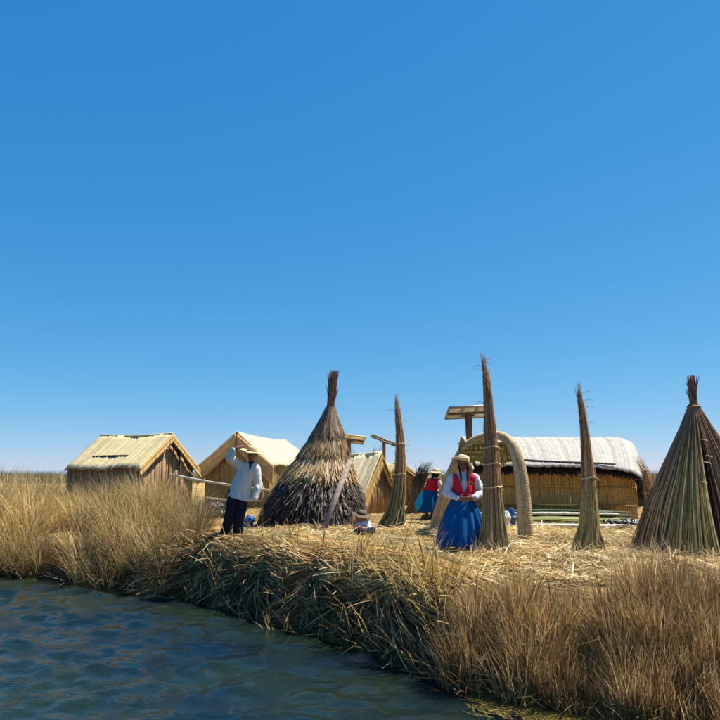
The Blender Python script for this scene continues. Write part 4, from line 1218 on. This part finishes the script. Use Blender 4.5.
brim_hat(WO, Lw(0, -0.02, 0.062), np.array(hrw), 0.092, 0.19, 0.098, lin(226, 208, 178), None, lambda a: -0.085 * np.clip(np.cos(a - 0.15), -0.25, 1) - 0.05 * np.cos(a - math.pi) ** 2 * (np.cos(a) < 0) + 0.018 * np.sin(a * 4) + 0.05 * np.clip(-np.sin(a), 0, 1) * (np.cos(a) < 0.2), name='sun_hat')

# ---- the far woman seen from behind
fp = on(430, 520.5, TOP); fp[2] = z1(fp[0], fp[1])
FW = thing('person', 'distant person in red vest and blue skirt turned away beside the arch', 'person', fp)
hc = np.array((0.17, 0.02, 1.17)); fw = np.array((0.75, 0.6, -0.25))
pr = Prims(); Rf, Lf = head(pr, hc, fw, s=0.95)
pr.c((0.13, 0, 1.0), 0.05, (0.16, 0.01, 1.11), 0.045)
pr.c((0.0, 0, 0.70), 0.12, (0.10, 0, 0.98), 0.12, 0.75)
P1, P2, P3 = np.array((0.23, -0.06, 0.97)), np.array((0.30, -0.04, 0.76)), np.array((0.36, 0.14, 0.66))
Q1, Q2, Q3 = np.array((0.02, 0.10, 0.98)), np.array((0.10, 0.26, 0.80)), np.array((0.28, 0.30, 0.68))
for a_, b_, c_ in ((P1, P2, P3), (Q1, Q2, Q3)):
    pr.c(a_, 0.045, b_, 0.037); pr.c(b_, 0.037, c_, 0.026)
    hand(pr, c_, (0.6, 0.5, -0.4), (0, 0.3, -1), 1)
for q in (-1, 1):
    pr.c((q * 0.07, 0, 0.70), 0.075, (q * 0.07, 0, 0.38), 0.05); pr.c((q * 0.07, 0, 0.38), 0.05, (q * 0.07 - 0.02, 0.01, 0.07), 0.036)
    pr.c((q * 0.07 - 0.02, 0.02, 0.035), 0.033, (q * 0.07 + 0.09, 0.06, 0.03), 0.028)
blob('body', pr, 0.009, M_SKIN, FW, lin(110, 74, 58), 2, face_colours(Lf, 0.95))
pr = Prims(); pr.c((0.0, 0, 0.70), 0.138, (0.10, 0, 0.96), 0.145, 0.8); pr.c((0.01, 0.06, 0.99), 0.06, (0.22, -0.03, 0.99), 0.06)
for a_, b_, c_ in ((P1, P2, P3), (Q1, Q2, Q3)):
    pr.c(a_, 0.062, b_, 0.056); pr.c(b_, 0.056, b_ * 0.15 + c_ * 0.85, 0.042)
blob('blouse', pr, 0.012, M_CLOTH, FW, lin(214, 214, 222), 3, wrinkle=0.01)
pr = Prims(); pr.c((0.0, 0, 0.70), 0.155, (0.10, 0, 0.95), 0.162, 0.85); pr.c((0.03, 0.05, 0.98), 0.08, (0.17, -0.02, 0.98), 0.08)
blob('vest', pr, 0.012, M_CLOTH, FW, lin(200, 34, 48), 3, wrinkle=0.01, cut=lambda c: c[2] > 1.06 or c[2] < 0.74, thick=0.008)
skirt(FW, 0.76, 0.22, 0.16, 0.265, 0.0, -0.03, lin(16, 80, 132), 13, 5)
pr = Prims(); pr.c((-0.20, -0.06, 0.68), 0.06, (-0.29, -0.10, 0.42), 0.10, 0.5); pr.c((-0.24, -0.1, 0.5), 0.08, (-0.30, -0.10, 0.32), 0.07, 0.5)
blob('carrying_cloth', pr, 0.014, M_CLOTH, FW, lin(40, 170, 214), 3, wrinkle=0.03, wscale=12)
pr = Prims(); pr.e(Lf(0, -0.02, 0.02), (0.085, 0.09, 0.095), Rf); pr.c(Lf(0, -0.09, -0.02), 0.03, Lf(0.02, -0.12, -0.20), 0.022)
blob('hair', pr, 0.011, M_HAIR, FW, lin(28, 24, 24), 1, cut=lambda c: (c - hc) @ (fw / np.linalg.norm(fw)) > 0.045)
brim_hat(FW, Lf(0, -0.01, 0.055), np.array(Matrix.Rotation(math.radians(6), 3, 'Y')), 0.095, 0.20, 0.09, lin(206, 184, 146), None, lambda a: -0.035 * np.ones_like(a), name='sun_hat')

# ---- the seated child
kp = on(364, 537.5, TOP); kp[2] = z1(kp[0], kp[1]) - 0.02
KD = thing('person', 'small seated person in sun hat on the straw below the thatched cone', 'person', kp)
hc = np.array((-0.05, -0.02, 0.335)); fw = np.array((-0.45, -1, -0.15))
pr = Prims(); Rk, Lk = head(pr, hc, fw, s=0.90)
pr.c((0.05, 0.02, 0.08), 0.085, (0.0, 0.0, 0.21), 0.075, 0.85); pr.c((-0.02, 0, 0.20), 0.038, (-0.045, -0.01, 0.27), 0.036)
S1, S2, S3 = np.array((-0.07, -0.03, 0.20)), np.array((-0.16, -0.10, 0.14)), np.array((-0.215, -0.16, 0.20))
U1, U2, U3 = np.array((0.085, -0.01, 0.20)), np.array((0.10, -0.13, 0.13)), np.array((-0.03, -0.20, 0.13))
for a_, b_, c_, dd in ((S1, S2, S3, (-0.2, -0.1, 1)), (U1, U2, U3, (-1, -0.1, 0.1))):
    pr.c(a_, 0.034, b_, 0.028); pr.c(b_, 0.028, c_, 0.021)
    hand(pr, c_, dd, (0.3, -1, 0.1), 1)
pr.c((0.10, 0, 0.07), 0.062, (0.16, -0.22, 0.09), 0.048); pr.c((0.16, -0.22, 0.09), 0.048, (-0.02, -0.27, 0.05), 0.034)
pr.c((0.0, 0, 0.07), 0.062, (-0.13, -0.18, 0.09), 0.048); pr.c((-0.13, -0.18, 0.09), 0.048, (0.04, -0.25, 0.05), 0.034)
blob('body', pr, 0.007, M_SKIN, KD, lin(160, 100, 80), 2, face_colours(Lk, 0.9))
pr = Prims(); pr.c((0.05, 0.02, 0.09), 0.105, (0.0, 0.0, 0.20), 0.088, 0.85); pr.c(S1, 0.052, S2, 0.044); pr.c(U1, 0.054, U2, 0.048); pr.c(S1, 0.05, U1, 0.05)
blob('shirt', pr, 0.010, M_CLOTH, KD, lin(196, 208, 226), 3, wrinkle=0.012)
pr = Prims(); pr.c((0.10, 0, 0.07), 0.078, (0.16, -0.22, 0.09), 0.064); pr.c((0.16, -0.22, 0.09), 0.064, (0.0, -0.265, 0.055), 0.05)
pr.c((0.0, 0, 0.07), 0.078, (-0.13, -0.18, 0.09), 0.062); pr.c((-0.13, -0.18, 0.09), 0.062, (0.02, -0.245, 0.055), 0.05)
blob('trousers', pr, 0.010, M_CLOTH, KD, lin(34, 38, 58), 3, wrinkle=0.012)
pr = Prims(); pr.e(Lk(0, -0.03, 0.02), (0.078, 0.082, 0.088), Rk)
blob('hair', pr, 0.009, M_HAIR, KD, lin(26, 22, 22), 1, cut=lambda c: (c - hc) @ (fw / np.linalg.norm(fw)) > 0.04)
brim_hat(KD, Lk(0, -0.01, 0.045), np.array(Matrix.Rotation(math.radians(12), 3, 'Y') @ Matrix.Rotation(math.radians(10), 3, 'X')), 0.09, 0.185, 0.085, lin(112, 94, 80), lin(70, 56, 50), lambda a: -0.03 * np.ones_like(a), name='sun_hat')

# ------------------------------------------------------------------ grass and loose reeds
def blade_paths(root, L, az, lean, curl, S=4):
    n = len(root)
    P = np.zeros((n, S, 3)); P[:, 0] = root
    for k in range(1, S):
        th = lean + curl * (k - 0.5) / (S - 1)
        st = L / (S - 1)
        P[:, k, 0] = P[:, k - 1, 0] + np.sin(th) * np.cos(az) * st
        P[:, k, 1] = P[:, k - 1, 1] + np.sin(th) * np.sin(az) * st
        P[:, k, 2] = P[:, k - 1, 2] + np.cos(th) * st
    return P

def grass(name, label, clumps, cols, probs, w0, S=4, spread=1.0, lpow=0.65, tvar=0.3, kind='stuff', base_or_shade_col=None, mat=M_GRASS):
    """clumps: list of arrays (x, y, radius, blades, height)"""
    cl = np.asarray(clumps, float)
    cnt = cl[:, 3].astype(int); idx = np.repeat(np.arange(len(cl)), cnt); n = len(idx)
    a = rng.random(n) * 6.283; q = np.sqrt(rng.random(n))
    x = cl[idx, 0] + cl[idx, 2] * q * np.cos(a); y = cl[idx, 1] + cl[idx, 2] * q * np.sin(a)
    z = np.maximum(gz(x, y), -0.12) - 0.02
    L = cl[idx, 4] * np.clip(0.32 + 0.74 * rng.random(n) ** lpow, 0, 1.2)
    az = a + rng.normal(0, 0.7, n)
    lean = (0.05 + 0.34 * q * rng.random(n) + np.abs(rng.normal(0, 0.14, n))) * spread
    curl = (np.abs(rng.normal(0, 0.65, n)) + 0.05) * spread
    wild = rng.random(n) < 0.10
    lean = np.where(wild, lean + rng.uniform(0.2, 0.9, n), lean); curl = np.where(wild, curl + rng.uniform(0, 0.8, n), curl)
    P = blade_paths(np.stack([x, y, z], 1), L, az, lean, curl, S)
    ci = rng.choice(len(cols), n, p=probs)
    cc = np.array(cols)[ci] * ncol((1, 1, 1), n, 0.2)
    tint = 1 + tvar * rng.standard_normal((len(cl), 1))
    cc = cc * np.clip(tint[idx], 0.6, 1.5)
    C = np.repeat(cc[:, None, :], S, 1)
    if base_or_shade_col is not None:
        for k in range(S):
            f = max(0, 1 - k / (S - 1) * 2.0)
            C[:, k] = C[:, k] * (1 - f * 0.7) + np.asarray(base_or_shade_col) * f * 0.7
    th = az + math.pi / 2 + rng.normal(0, 0.8, n)
    side = np.stack([np.cos(th), np.sin(th), np.zeros(n)], 1)
    W = w0 * (0.6 + 0.8 * rng.random((n, 1))) * np.array([1.0, 0.95, 0.75, 0.2, 0.2])[None, :S] if S == 4 else w0 * np.ones((n, S))
    m = MB(); m.strips(P, W, side, C)
    o = m.build(name, mat)
    return tag(o, label, 'grass', kind)

DRY = [lin(214, 182, 120), lin(188, 154, 98), lin(236, 212, 156), lin(142, 112, 70), lin(172, 156, 92)]
def scatter(n, xf, yf, cond):
    out = []
    while len(out) < n:
        x = xf(); y = yf(x)
        if cond(x, y): out.append((x, y))
    return out
ysh = lambda x: float(yshore(np.array([x]))[0])
cl = []
# left bank: tall grass from the water's edge inland, ending just left of the man
for i in range(400):
    x = -15 + 12.1 * random.random() ** 0.75
    s = random.random() ** 1.25 * 8.5
    y = ysh(x) + 0.05 + s
    edge = -2.75 - 0.42 * max(0, s - 0.3) + 0.25 * random.gauss(0, 0.4) - 0.03 * s
    if x > edge: continue
    if abs(x + 8.0) < 1.0 and 1.6 < s < 3.2 and random.random() < 0.8: continue
    h = (0.66 + 0.78 * random.random() ** 1.3) * (1.0 if x < -4 else 0.9)
    if s < 0.35: h *= 0.7
    h *= 1 + 0.55 * float(vnoise(np.array([x]), np.array([y]), 0.6, 91)[0])
    if x > -4.2: h *= 0.9
    if -8 < x < -3.8 and s > 1.2: h *= 0.84
    if x < -6.4: h *= 0.94
    cl.append((x, y, 0.10 + 0.24 * random.random() ** 1.5, 210 if s < 5 else 130, h))
grass('dry_grass', 'tall dry golden grass covering the left bank', cl, DRY, [.34, .26, .16, .14, .10], 0.010, base_or_shade_col=lin(96, 78, 50))
cl = []
for i in range(520):                       # right foreground grass
    x = 0.95 + 5.6 * random.random()
    s = random.random() ** 1.35 * 2.0
    y = ysh(x) - 0.12 + s
    lim = 1.10 + 0.3 * math.sin(x * 2.1 + 1)
    if s > lim: continue
    if x < 1.5 and s > 1.1: continue
    h = 0.54 + 0.36 * random.random()
    if x > 2.6: h *= 1.10
    h *= 0.95 + 0.05 * min(1, s / 0.5) + 0.22 * max(0, 0.7 - s)
    lump = float(vnoise(np.array([x]), np.array([y]), 1.5, 63)[0]) + 0.5
    if lump < 0.30 and s > 0.5: continue
    if abs(x - 2.1 - 0.15 * s) < 0.22: h *= 0.62
    if abs(x - 3.3 - 0.2 * s) < 0.14: h *= 0.72
    h *= (0.72 + 0.5 * lump) * (0.72 if x > 2.5 else 0.90)
    cl.append((x, y, 0.08 + 0.14 * random.random(), 330, h))
grass('dry_grass', 'tall brown dry grass on the near right bank', cl, [lin(200, 162, 106), lin(174, 136, 86), lin(238, 212, 162), lin(132, 102, 64), lin(152, 136, 80)], [.34, .28, .14, .16, .08], 0.0066, base_or_shade_col=lin(34, 27, 19), spread=0.5, lpow=0.95, tvar=0.34)  # near-black blade bases put the clumps' inner shade into the colour
cl = []
for i in range(104):                       # sparse upright reeds in the water below the middle of the bank
    if i >= 84:
        px = random.uniform(190, 350); py = np.interp(px, [180, 240, 280, 330, 350], [597, 610, 625, 637, 642]) + random.uniform(-9, 2)
    elif i < 68:
        px = random.uniform(345, 452); py = np.interp(px, [345, 380, 430, 452], [636, 650, 670, 676]) + random.uniform(-14, 5)
    else:
        px = random.uniform(272, 294); py = random.uniform(612, 630)
    p = on(px, py, 0.0)
    cl.append((p[0], p[1], 0.07 + 0.07 * random.random(), 9 if i < 84 else 4, 0.55 + 0.35 * random.random() if i < 68 else 0.45))
grass('water_reed', 'sparse yellow green reeds standing in the water below the bank', cl, [lin(222, 190, 124), lin(186, 158, 92), lin(150, 136, 74)], [.5, .35, .15], 0.012, base_or_shade_col=lin(84, 90, 44))
# tufts round the feet of the woman and spires
cl = []
for (px, py, n_) in ((478, 553, 9), (497, 557, 8), (450, 552, 3), (590, 556, 7), (642, 560, 6), (668, 562, 6), (700, 563, 6), (720, 563, 5), (262, 532, 3)):
    for k in range(n_):
        p = on(px + random.gauss(0, 9), py + random.gauss(2, 2), TOP)
        cl.append((p[0], p[1], 0.05, 10, 0.22 + 0.22 * random.random()))
grass('dry_tuft', 'short pale dry tufts round the feet of the reed spires and stack', cl, [lin(222, 200, 156), lin(196, 168, 116)], [.6, .4], 0.008)
# far reed beds across the water
n = 26000
x = rng.uniform(-170, 150, n); y = 84 + 60 * rng.random(n) ** 1.5
P = blade_paths(np.stack([x, y, np.full(n, -0.1)], 1), 1.5 + 0.7 * rng.random(n) + 0.5 * vnoise(x, y, 0.06, 8), rng.random(n) * 6.28, np.abs(rng.normal(0, .12, n)), np.abs(rng.normal(0, .3, n)), 3)
m = MB(); th = rng.normal(0, .5, n)
m.strips(P, np.tile((0.16, 0.14, 0.03), (n, 1)), np.stack([np.cos(th), np.sin(th), 0 * th], 1), np.array(DRY)[rng.integers(4, size=n)] * ncol((1, 1, 1), n, 0.15))
tag(m.build('far_reed_bed', M_GRASS), 'distant tan reed bed along the horizon', 'reed bed', 'stuff')

# ---- straw litter over the island
def litter(name, label, n, xr, yr, Lr, w, cols, probs, lift=0.05, tilt=0.18, cond=None, seedcol=0.16):
    x = rng.uniform(*xr, n); d = rng.random(n)
    y = yr[0] + (yr[1] - yr[0]) * d ** 1.35
    s = (y - yshore(x)) * slope_cos(x)
    k = s > 0.30
    if cond is not None: k &= cond(x, y, s)
    x, y = x[k], y[k]; n = len(x)
    L = rng.uniform(*Lr, n); az = rng.random(n) * 6.283 + 0.8 * vnoise(x, y, 0.7, 31)
    S = 3; P = np.zeros((n, S, 3)); bend = rng.normal(0, .35, n); lf = lift * rng.random(n) ** 1.5; tl = rng.normal(0, tilt, n)
    for j in range(S):
        f = j / (S - 1) - 0.5
        aa = az + bend * f
        P[:, j, 0] = x + L * f * np.cos(aa); P[:, j, 1] = y + L * f * np.sin(aa)
    for j in range(S):
        f = j / (S - 1) - 0.5
        P[:, j, 2] = np.maximum(gz(P[:, j, 0], P[:, j, 1]) + 0.006, gz(x, y) + 0.012 + lf + tl * L * f)
    side = np.stack([-np.sin(az), np.cos(az), rng.normal(0, .5, n)], 1); side /= np.linalg.norm(side, axis=1, keepdims=True)
    C = np.array(cols)[rng.choice(len(cols), n, p=probs)] * ncol((1, 1, 1), n, seedcol)
    tone = 1 + 0.5 * vnoise(x, y, 0.9, 51) + 0.3 * vnoise(x, y, 3.0, 52)
    C = C * tone[:, None]
    m = MB(); m.strips(P, w * (0.6 + 0.8 * rng.random((n, 1))) * np.ones((1, S)), side, C)
    return tag(m.build(name, M_STRAW), label, 'straw', 'stuff')
STR = [lin(214, 184, 122), lin(190, 156, 96), lin(232, 208, 156), lin(160, 126, 74), lin(160, 150, 88)]
litter('straw_litter', 'loose golden straw strewn over the island', 150000, (-5.5, 9.5), (8.3, 24), (0.08, 0.30), 0.0095, STR, [.36, .26, .18, .12, .08])
litter('straw_litter', 'coarse reed pieces strewn on the straw near the bank', 5000, (-4.5, 7.5), (8.3, 15), (0.2, 0.6), 0.012, STR, [.3, .25, .25, .1, .1], 0.10, 0.25)

# ---- the cut bank: layers of reeds hanging over the edge
xs_b = np.linspace(-4.4, 2.2, 240)
def bank_pts(x0, s):
    """point inland of shoreline point x0 by s metres, measured square to the shore"""
    d = (np.interp(x0 + 0.5, SHP[:, 0], SHP[:, 1]) - np.interp(x0 - 0.5, SHP[:, 0], SHP[:, 1]))
    nx = -d / np.sqrt(1 + d * d); ny = 1 / np.sqrt(1 + d * d)
    return x0 + nx * s, yshore(x0) + ny * s
def hang(name, label, n, xr, s0r, Lr, cols, probs, w, liftr, lat=0.25, S=6):
    x0 = rng.uniform(*xr, n); s0 = rng.uniform(*s0r, n); L = rng.uniform(*Lr, n)
    P = np.zeros((n, S, 3)); drift = rng.normal(0, lat, n); lift = rng.uniform(*liftr, n)
    zc = None
    for k in range(S):
        f = k / (S - 1)
        s = s0 - L * f * (0.35 + 0.65 * (1 - f))
        xx = x0 + drift * f
        px, py = bank_pts(xx, s)
        zg = gz(px, py) + lift * (1 + 0.8 * math.sin(f * math.pi))
        if zc is None: z = zg
        else: z = np.maximum(np.maximum(zg, zc - L / (S - 1) * 0.95), -0.05)
        P[:, k, 0] = px; P[:, k, 1] = py; P[:, k, 2] = z; zc = z
    C = np.array(cols)[rng.choice(len(cols), n, p=probs)] * ncol((1, 1, 1), n, 0.22)
    tg = P[:, -1] - P[:, 0]
    side = np.cross(tg, rng.standard_normal((n, 3))); side /= np.linalg.norm(side, axis=1, keepdims=True)
    W = w * (0.6 + 0.8 * rng.random((n, 1))) * np.linspace(1, .5, S)[None]
    m = MB(); m.strips(P, W, side, C)
    return tag(m.build(name, M_STRAW), label, 'reeds', 'stuff')
hang('hanging_reed', 'old grey brown reeds hanging down the cut bank to the water', 12000, (-4.3, 1.3), (0.06, 0.36), (0.18, 0.6),
     [lin(166, 120, 70), lin(112, 80, 48), lin(138, 108, 60), lin(226, 184, 122)], [.30, .26, .10, .34], 0.016, (0.01, 0.09), 0.6)
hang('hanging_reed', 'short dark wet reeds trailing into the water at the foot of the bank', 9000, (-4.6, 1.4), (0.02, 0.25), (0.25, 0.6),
     [lin(88, 64, 40), lin(60, 45, 30), lin(104, 82, 48)], [.45, .35, .2], 0.014, (0.01, 0.08), 0.45)  # dark tones carry the bank foot's shade as well as the wet
hang('hanging_reed', 'fresh straw spilling over the lip of the bank', 4500, (-4.0, 1.3), (0.3, 1.2), (0.3, 0.75),
     STR, [.34, .26, .16, .14, .10], 0.014, (0.02, 0.10), 0.7)
# bundles of reeds laid along the edge, sagging
n = 17000
x0 = rng.uniform(-3.8, 0.25, n); lay = rng.integers(0, 11, n)
s0 = 0.07 + 0.075 * lay + rng.normal(0, 0.03, n)
L = rng.uniform(0.5, 1.8, n); S = 6
P = np.zeros((n, S, 3)); dr = -0.05 + 0.22 * np.sin(lay * 2.4 + x0) + rng.normal(0, .22, n); lf = (0.03 + 0.16 * rng.random(n)) * np.where(np.abs(x0 + 2.2) < 1.0, 0.35, 1.0)
for k in range(S):
    f = k / (S - 1) - 0.5
    px, py = bank_pts(x0 + L * f * 0.75, s0 + dr * f * L * 0.5 + 0.05 * np.sin(f * 4 + lay))
    P[:, k, 0] = px; P[:, k, 1] = py; P[:, k, 2] = gz(px, py) + lf
colb = np.array([lin(178, 148, 84), lin(224, 182, 112), lin(200, 150, 88), lin(236, 200, 134), lin(212, 166, 98)])
ci = (lay * 3 + (x0 * 1.3).astype(int)) % 5
C = colb[np.where(rng.random(n) < 0.6, ci, rng.integers(5, size=n))] * ncol((1, 1, 1), n, 0.2)
side = np.stack([0.55 * np.ones(n), 0.75 * np.ones(n), rng.normal(0.25, .45, n)], 1); side /= np.linalg.norm(side, axis=1, keepdims=True)
m = MB(); m.strips(P, 0.014 * (0.6 + 0.8 * rng.random((n, 1))) * np.ones((1, S)), side, C)
tag(m.build('laid_reed', M_STRAW), 'bundles of green and tan reeds laid along the edge of the bank', 'reeds', 'stuff')
# tangled bent stalks sticking out of the bank
n = 300
x0 = rng.uniform(-3.9, 1.9, n); s0 = rng.uniform(0.08, 0.7, n)
px, py = bank_pts(x0, s0); zz = gz(px, py) + 0.02
P = blade_paths(np.stack([px, py, zz], 1), rng.uniform(0.2, 0.6, n), -math.pi / 2 + rng.normal(-0.3, 1.0, n), rng.uniform(0.3, 1.5, n), rng.normal(0.2, 0.5, n), 6)
m = MB(); m.tubes(P, 0.0065, 4, np.array([lin(222, 194, 142), lin(190, 158, 106), lin(150, 122, 82)])[rng.integers(3, size=n)] * ncol((1, 1, 1), n, 0.15), cap=False)
tag(m.build('bent_stalk', M_REED), 'bent pale stalks sticking out of the bank', 'reeds', 'stuff')
# floating weed along the waterline and in the near shallows
n = 1500
px_ = np.where(rng.random(n) < 0.35, rng.uniform(285, 450, n), rng.uniform(470, 640, n))
py_ = np.interp(px_, [240, 285, 330, 380, 430, 470, 530, 620], [612, 628, 640, 655, 675, 694, 706, 719]) + np.abs(rng.normal(0, 1, n)) * np.where(px_ < 455, 1.6, 9)
Q = np.array([on(a, b, 0.0) for a, b in zip(px_, py_)])
az = rng.normal(2.5, 0.5, n); L = rng.uniform(0.06, 0.28, n)
P = np.zeros((n, 3, 3))
for k in range(3):
    P[:, k, 0] = Q[:, 0] + np.cos(az) * L * (k - 1) / 2; P[:, k, 1] = Q[:, 1] + np.sin(az) * L * (k - 1) / 2; P[:, k, 2] = 0.008 + 0.022 * rng.random(n)
side = np.stack([-np.sin(az), np.cos(az), 0 * az], 1)
m = MB(); m.strips(P, np.tile((0.006, 0.012, 0.004), (n, 1)), side, np.array([lin(112, 100, 46), lin(84, 80, 38), lin(146, 126, 66)])[rng.integers(3, size=n)] * ncol((1, 1, 1), n, 0.2))
tag(m.build('floating_weed', M_STRAW), 'yellow green weed floating in the shallows along the bank', 'weed', 'stuff')
